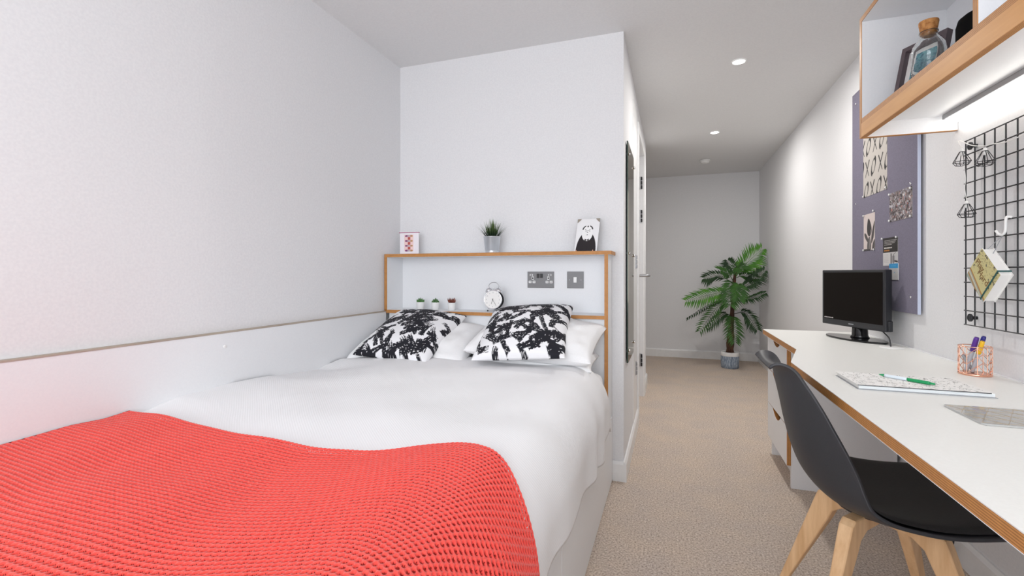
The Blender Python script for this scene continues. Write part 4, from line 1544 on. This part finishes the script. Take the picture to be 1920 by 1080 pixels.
cv = obj('front_cover', bk(NB(), -bw / 2, bw / 2, -bh / 2, bh / 2, XF, XF + .002), M['paper'], t)
picture(cv, 'cover_print', (XF - .0004, P0.y, P0.z), e1 * bw, e2 * bh, c)
obj('back_cover', bk(NB(), -bw / 2, bw / 2, -bh / 2, bh / 2, XK - .002, XK), M['paper'], t)
M['inkbrown'] = mat('brown_ink', (.22, .12, .04), .7)
RM = Matrix((( -0, 0, -1), (0, 0, 0), (0, 0, 0)))
ex, ey, ez = Vector((0, e1.y, e1.z)), Vector((0, e2.y, e2.z)), Vector((-1, 0, 0))
def TMat(a, b_):
    p = ctr + e1 * a + e2 * b_
    return Matrix(((ex.x, ey.x, ez.x, XF - .0008), (ex.y, ey.y, ez.y, p.y), (ex.z, ey.z, ez.z, p.z), (0, 0, 0, 1)))
obj('cover_lettering', text_bm('Play', .031, TMat(-.030, .014)), M['inkbrown'], cv, label='brown hand lettering reading Play')
obj('cover_lettering', text_bm('Hard', .031, TMat(.008, -.004)), M['inkbrown'], cv, label='brown hand lettering reading Hard')
M['teal'] = mat('dark_teal_elastic', (.005, .075, .075), .6)
bm = NB()
bk(bm, bw / 2 - .018, bw / 2 - .013, -bh / 2 - .001, bh / 2 + .001, XF - .002, XF - .001)
bk(bm, bw / 2 - .018, bw / 2 - .013, -bh / 2 - .002, -bh / 2 - .001, XF - .002, XK + .001)
bk(bm, bw / 2 - .018, bw / 2 - .013, bh / 2 + .001, bh / 2 + .002, XF - .002, XK + .001)
obj('elastic_band', bm, M['teal'], t, label='dark teal elastic band')
top = ctr + e2 * (bh / 2 - .004) - e1 * (bw / 2 - .006)
obj('hanging_ribbon', tube(NB(), [(XF + .012, top.y + .012, top.z - .004), (GX - .018, 1.829, 1.1665), (XF + .02, top.y - .012, top.z - .012)], .0011, 6), M['grey'], t)

# ------------------------------------------------------------------ chair
t = thing('desk_chair', 'black moulded shell chair with pale wooden legs pushed under the desk', 'chair', (.562, 1.592, 0), R(0))
prof = [(.230, .418), (.218, .433), (.17, .428), (.08, .410), (0, .402), (-.08, .404), (-.14, .424), (-.185, .470), (-.212, .535), (-.230, .605), (-.243, .672), (-.255, .728), (-.262, .764), (-.272, .780), (-.285, .785), (-.297, .779)]
wid = [.165, .195, .225, .240, .244, .243, .238, .225, .215, .200, .180, .158, .140, .126, .118, .114]
rai = [.000, .004, .016, .026, .036, .050, .070, .088, .092, .080, .062, .045, .032, .020, .010, .004]
pp = [Vector((a, 0, b_)) for a, b_ in prof]
NT = 40
fine = curve_pts(pp, 5)
ks = np.linspace(0, len(prof) - 1, len(fine))
wf = np.interp(ks, range(len(prof)), wid)
rf = np.interp(ks, range(len(prof)), rai)
for arr in (wf, rf):
    arr[:] = np.convolve(np.pad(arr, 3, mode='edge'), np.ones(7) / 7, 'valid')
nf = len(fine)
X = np.zeros((nf, NT + 1)); Y = X.copy(); Z = X.copy()
NRM = []
for i in range(nf):
    tg = (fine[min(i + 1, nf - 1)] - fine[max(i - 1, 0)]).normalized()
    nn = Vector((tg.z, 0, -tg.x))                       # towards the sitter
    if nn.z < 0 and nn.x < 0:
        nn = -nn
    NRM.append(nn)
    for j in range(NT + 1):
        s_ = -1 + 2 * j / NT
        r_ = rf[i] * abs(s_) ** 2.4
        p = fine[i] + nn * r_
        X[i, j], Y[i, j], Z[i, j] = p.x, s_ * wf[i], p.z
me = grid_mesh('seat_shell', X, Y, Z)
sh = mobj('seat_shell', me, M['shell'], t, True)
md = sh.modifiers.new('thickness', 'SOLIDIFY')
md.thickness = .009
md.offset = 0
md = sh.modifiers.new('edge', 'BEVEL')
md.width = .003
md.segments = 2
md.limit_method = 'ANGLE'
# leather pad on the seat
i0, i1 = 4, 34
Xp, Yp_, Zp = X[i0:i1].copy(), Y[i0:i1].copy() * .93, Z[i0:i1].copy()
ii = np.linspace(-1, 1, i1 - i0)[:, None]
jj = np.linspace(-1, 1, NT + 1)[None, :]
puff = .022 * ((1 - ii ** 4) * (1 - np.abs(jj) ** 5)).clip(0) ** .5 + .005
for i in range(i0, i1):
    Xp[i - i0] += NRM[i].x * puff[i - i0]
    Zp[i - i0] += NRM[i].z * puff[i - i0]
me = grid_mesh('seat_pad', Xp, Yp_, Zp)
mobj('seat_pad', me, M['blackleather'], t, True, 'black leatherette seat pad')


def leg_bm(sx, sy):
    bm = NB()
    foot = Vector((sx * .190 - .015, sy * .205, 0))
    knee = Vector((sx * .100 - .005, sy * .100, .345))
    inn = Vector((sx * .018 - .005, sy * .018, .405))
    dirh = Vector((sx, sy, 0)).normalized()
    sidev = Vector((-dirh.y, dirh.x, 0))
    # outline in the vertical plane of the leg: (distance outwards, z)
    def d(p):
        return math.hypot(p.x + .005, p.y)
    out = [(d(foot) - .010, 0), (d(foot) + .011, 0), (d(knee) + .024, .352), (d(knee) + .016, .372), (d(knee) + .0, .386), (.004, .390), (.004, .352), (d(knee) - .056, .346), (d(knee) - .028, .326), (d(knee) - .016, .298)]
    v0, v1 = [], []
    for q_, z in out:
        th = .0105 + .0075 * min(1, z / .36)
        base = Vector((-.005, 0, z)) + dirh * q_
        v0.append(bm.verts.new(base - sidev * th))
        v1.append(bm.verts.new(base + sidev * th))
    k = len(out)
    fs = [bm.faces.new(v0), bm.faces.new(v1[::-1])] + [bm.faces.new((v0[i], v1[i], v1[(i + 1) % k], v0[(i + 1) % k])) for i in range(k)]
    bmesh.ops.recalc_face_normals(bm, faces=fs)
    es = list({e for f in fs[:2] for e in f.edges})
    bmesh.ops.bevel(bm, geom=es, offset=.006, segments=3, affect='EDGES', profile=.6)
    return bm


for sx in (-1, 1):
    for sy in (-1, 1):
        obj('leg', leg_bm(sx, sy), M['beech'], t, False, True)
obj('mounting_plate', lathe(NB(), [(.09, .380), (.10, .384), (.10, .393), (.08, .396)], (-.005, 0, 0), 24), M['black'], t, True, True)

# ------------------------------------------------------------------ palm
pb = Vector((.625, 5.73, 0))
t = thing('potted_palm', 'tall potted palm standing in the far corner of the corridor', 'plant', tuple(pb))
M['pot'] = plain_noise('grey_blue_woven', (.16, .21, .28), (.40, .46, .54), 90, .9, .8, .006, stretch=(1, 1, .35))
obj('pot', lathe(NB(), [(.085, 0), (.091, .006), (.093, .05), (.094, .135), (.093, .137)], tuple(pb), 40, cap=True), M['pot'], t, True, label='blue grey woven pot')
obj('pot_band', lathe(NB(), [(.0935, .135), (.0945, .137), (.0935, .178), (.091, .180), (.087, .178), (.086, .15)], tuple(pb), 40, cap=False), M['white'], t, True, label='white upper band')
obj('soil', lathe(NB(), [(.0865, .160), (.05, .166), (.001, .168)], tuple(pb), 24), M['soil'], t)
M['trunk'] = plain_noise('palm_trunk', (.035, .014, .008), (.12, .055, .03), 30, .9, .8, .01, stretch=(1, 1, .5))
tr_pts = [(0, 0, .15), (.004, 0, .30), (.012, 0, .45), (.025, 0, .65), (.035, 0, .80), (.045, 0, .98), (.06, 0, 1.10)]
rs_ = [.038, .040, .030, .022, .020, .017, .010]
cp = curve_pts(tr_pts, 5)
rr_ = list(np.interp(np.linspace(0, 1, len(cp)), np.linspace(0, 1, 7), rs_) * (1 + .09 * np.sin(np.arange(len(cp)) * 2.1)))
obj('trunk', tube(NB(), [pb + p for p in cp], rr_, 12), M['trunk'], t, True)
M['palm_lit'] = plain_noise('palm_green_lit', (.026, .130, .004), (.075, .24, .008), 12, .7)  # one leaf green in lit, shaded and half-lit copies, light painted per frond
M['palm_shaded'] = plain_noise('palm_green_shaded', (.006, .028, .005), (.015, .058, .009), 12, .7)
M['palm_half_lit'] = plain_noise('palm_green_half_lit', (.012, .060, .004), (.032, .115, .009), 12, .7)


def frond(start, mid, tip, ll, nl, mm, up=(0, -1, .25)):
    """arched stalk with paired tapering leaflets; points relative to the pot, up = side the leaf faces"""
    cps = [pb + Vector(p) for p in curve_pts([start, mid, tip], 8)]
    bm = NB()
    n_ = len(cps)
    tube(bm, cps, [.0045 * (1 - .75 * i / n_) for i in range(n_)], 5)
    face = Vector(up).normalized()
    tot = n_ - 1
    for k in range(nl):
        f = .30 + .70 * k / (nl - 1)
        q_ = f * tot
        i = min(int(q_), tot - 1)
        p = cps[i].lerp(cps[i + 1], q_ - i)
        tg = (cps[i + 1] - cps[i]).normalized()
        sd = tg.cross(face)
        sd = sd.normalized() if sd.length > 1e-4 else Vector((1, 0, 0))
        env = ll * (.55 + .45 * math.sin(PI * min(1, (f - .25) / .9))) * (1 - .35 * max(0, f - .8) / .2)
        for s_ in (-1, 1):
            d_ = (sd * s_ * .80 + tg * (.55 + .5 * max(0, f - .7))).normalized()
            d_ = (d_ + Vector((random.uniform(-.06, .06), random.uniform(-.06, .06), random.uniform(-.12, .02)))).normalized()
            tipp = p + d_ * env * random.uniform(.9, 1.08)
            wv = d_.cross(face).normalized() * .009
            mpt = p.lerp(tipp, .45) + face * .008
            tip2 = tipp - face * .012 + Vector((0, 0, -.010))
            a0 = bm.verts.new(p)
            a1, a2 = bm.verts.new(mpt - wv), bm.verts.new(mpt + wv)
            am = bm.verts.new(mpt + face * .004)
            a3 = bm.verts.new(tip2)
            bm.faces.new((a0, a1, am)); bm.faces.new((a0, am, a2))
            bm.faces.new((a1, a3, am)); bm.faces.new((am, a3, a2))
    for v_ in bm.verts:
        v_.co.x = min(v_.co.x, .988)
    return obj('frond', bm, mm, t, True)


A_, B_, C_ = M['palm_lit'], M['palm_shaded'], M['palm_half_lit']
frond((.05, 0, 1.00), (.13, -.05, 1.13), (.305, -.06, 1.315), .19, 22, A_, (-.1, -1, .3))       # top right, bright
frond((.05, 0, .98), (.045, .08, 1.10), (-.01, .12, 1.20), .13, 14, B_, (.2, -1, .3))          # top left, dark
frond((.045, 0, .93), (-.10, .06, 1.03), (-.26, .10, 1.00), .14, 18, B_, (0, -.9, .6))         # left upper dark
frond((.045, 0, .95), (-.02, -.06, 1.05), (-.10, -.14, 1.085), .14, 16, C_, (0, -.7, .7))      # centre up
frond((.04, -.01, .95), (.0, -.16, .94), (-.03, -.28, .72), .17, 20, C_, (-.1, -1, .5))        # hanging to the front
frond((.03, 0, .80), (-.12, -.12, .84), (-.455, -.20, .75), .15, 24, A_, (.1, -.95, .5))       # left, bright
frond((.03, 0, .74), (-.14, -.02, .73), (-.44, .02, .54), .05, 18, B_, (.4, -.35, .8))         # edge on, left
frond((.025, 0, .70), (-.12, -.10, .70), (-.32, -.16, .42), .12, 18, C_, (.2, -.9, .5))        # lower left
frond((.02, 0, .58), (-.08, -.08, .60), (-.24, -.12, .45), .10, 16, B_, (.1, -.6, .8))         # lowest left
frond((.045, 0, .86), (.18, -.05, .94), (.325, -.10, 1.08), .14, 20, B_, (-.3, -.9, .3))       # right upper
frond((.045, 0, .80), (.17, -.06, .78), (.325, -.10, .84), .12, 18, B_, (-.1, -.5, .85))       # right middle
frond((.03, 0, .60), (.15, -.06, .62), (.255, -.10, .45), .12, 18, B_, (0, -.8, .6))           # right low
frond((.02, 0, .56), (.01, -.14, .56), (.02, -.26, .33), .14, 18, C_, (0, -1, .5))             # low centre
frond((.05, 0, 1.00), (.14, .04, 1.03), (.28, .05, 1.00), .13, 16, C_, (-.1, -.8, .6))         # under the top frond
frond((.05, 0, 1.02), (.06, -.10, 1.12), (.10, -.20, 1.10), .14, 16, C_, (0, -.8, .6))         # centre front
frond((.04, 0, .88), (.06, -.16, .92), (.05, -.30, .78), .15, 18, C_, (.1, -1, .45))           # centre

# ------------------------------------------------------------------ ceiling fittings
for i, (x, y, lb) in enumerate(((.372, 2.977, 'recessed ceiling downlight nearest the bed corner'), (.36, 4.40, 'recessed ceiling downlight farther down the corridor'))):
    t = thing('downlight', lb, 'lamp', (x, y, ZC), 0, 'corridor downlights')
    obj('trim_ring', lathe(NB(), [(.042, 0), (.042, -.004), (.034, -.006), (.032, -.003), (.032, 0)], (x, y, ZC), 32, cap=False), M['white'], t, True)
    obj('lens', lathe(NB(), [(.0325, -.0005), (.031, -.003), (.001, -.0035)], (x, y, ZC), 32), M['lamp'], t, True, label='glowing lens')
    l = area('downlight_beam', (x, y, ZC - .012), (0, 0, 0), .06, .06, 10, (1, .97, .93), 'DISK', R(178))
t = thing('smoke_detector', 'small round white smoke detector on the corridor ceiling', 'smoke detector', (.35, 5.44, ZC))
obj('detector_base', lathe(NB(), [(.052, 0), (.052, -.010), (.050, -.012)], (.35, 5.44, ZC), 32), M['white'], t, True)
obj('detector_dome', lathe(NB(), [(.044, -.012), (.042, -.026), (.030, -.034), (.001, -.036)], (.35, 5.44, ZC), 32), M['white'], t, True)
obj('painted_shade_ring', lathe(NB(), [(.0535, -.001), (.0535, -.003)], (.35, 5.44, ZC), 32, cap=False), M['grey'], t, True)  # solid grey ring paints the line of shade round the base
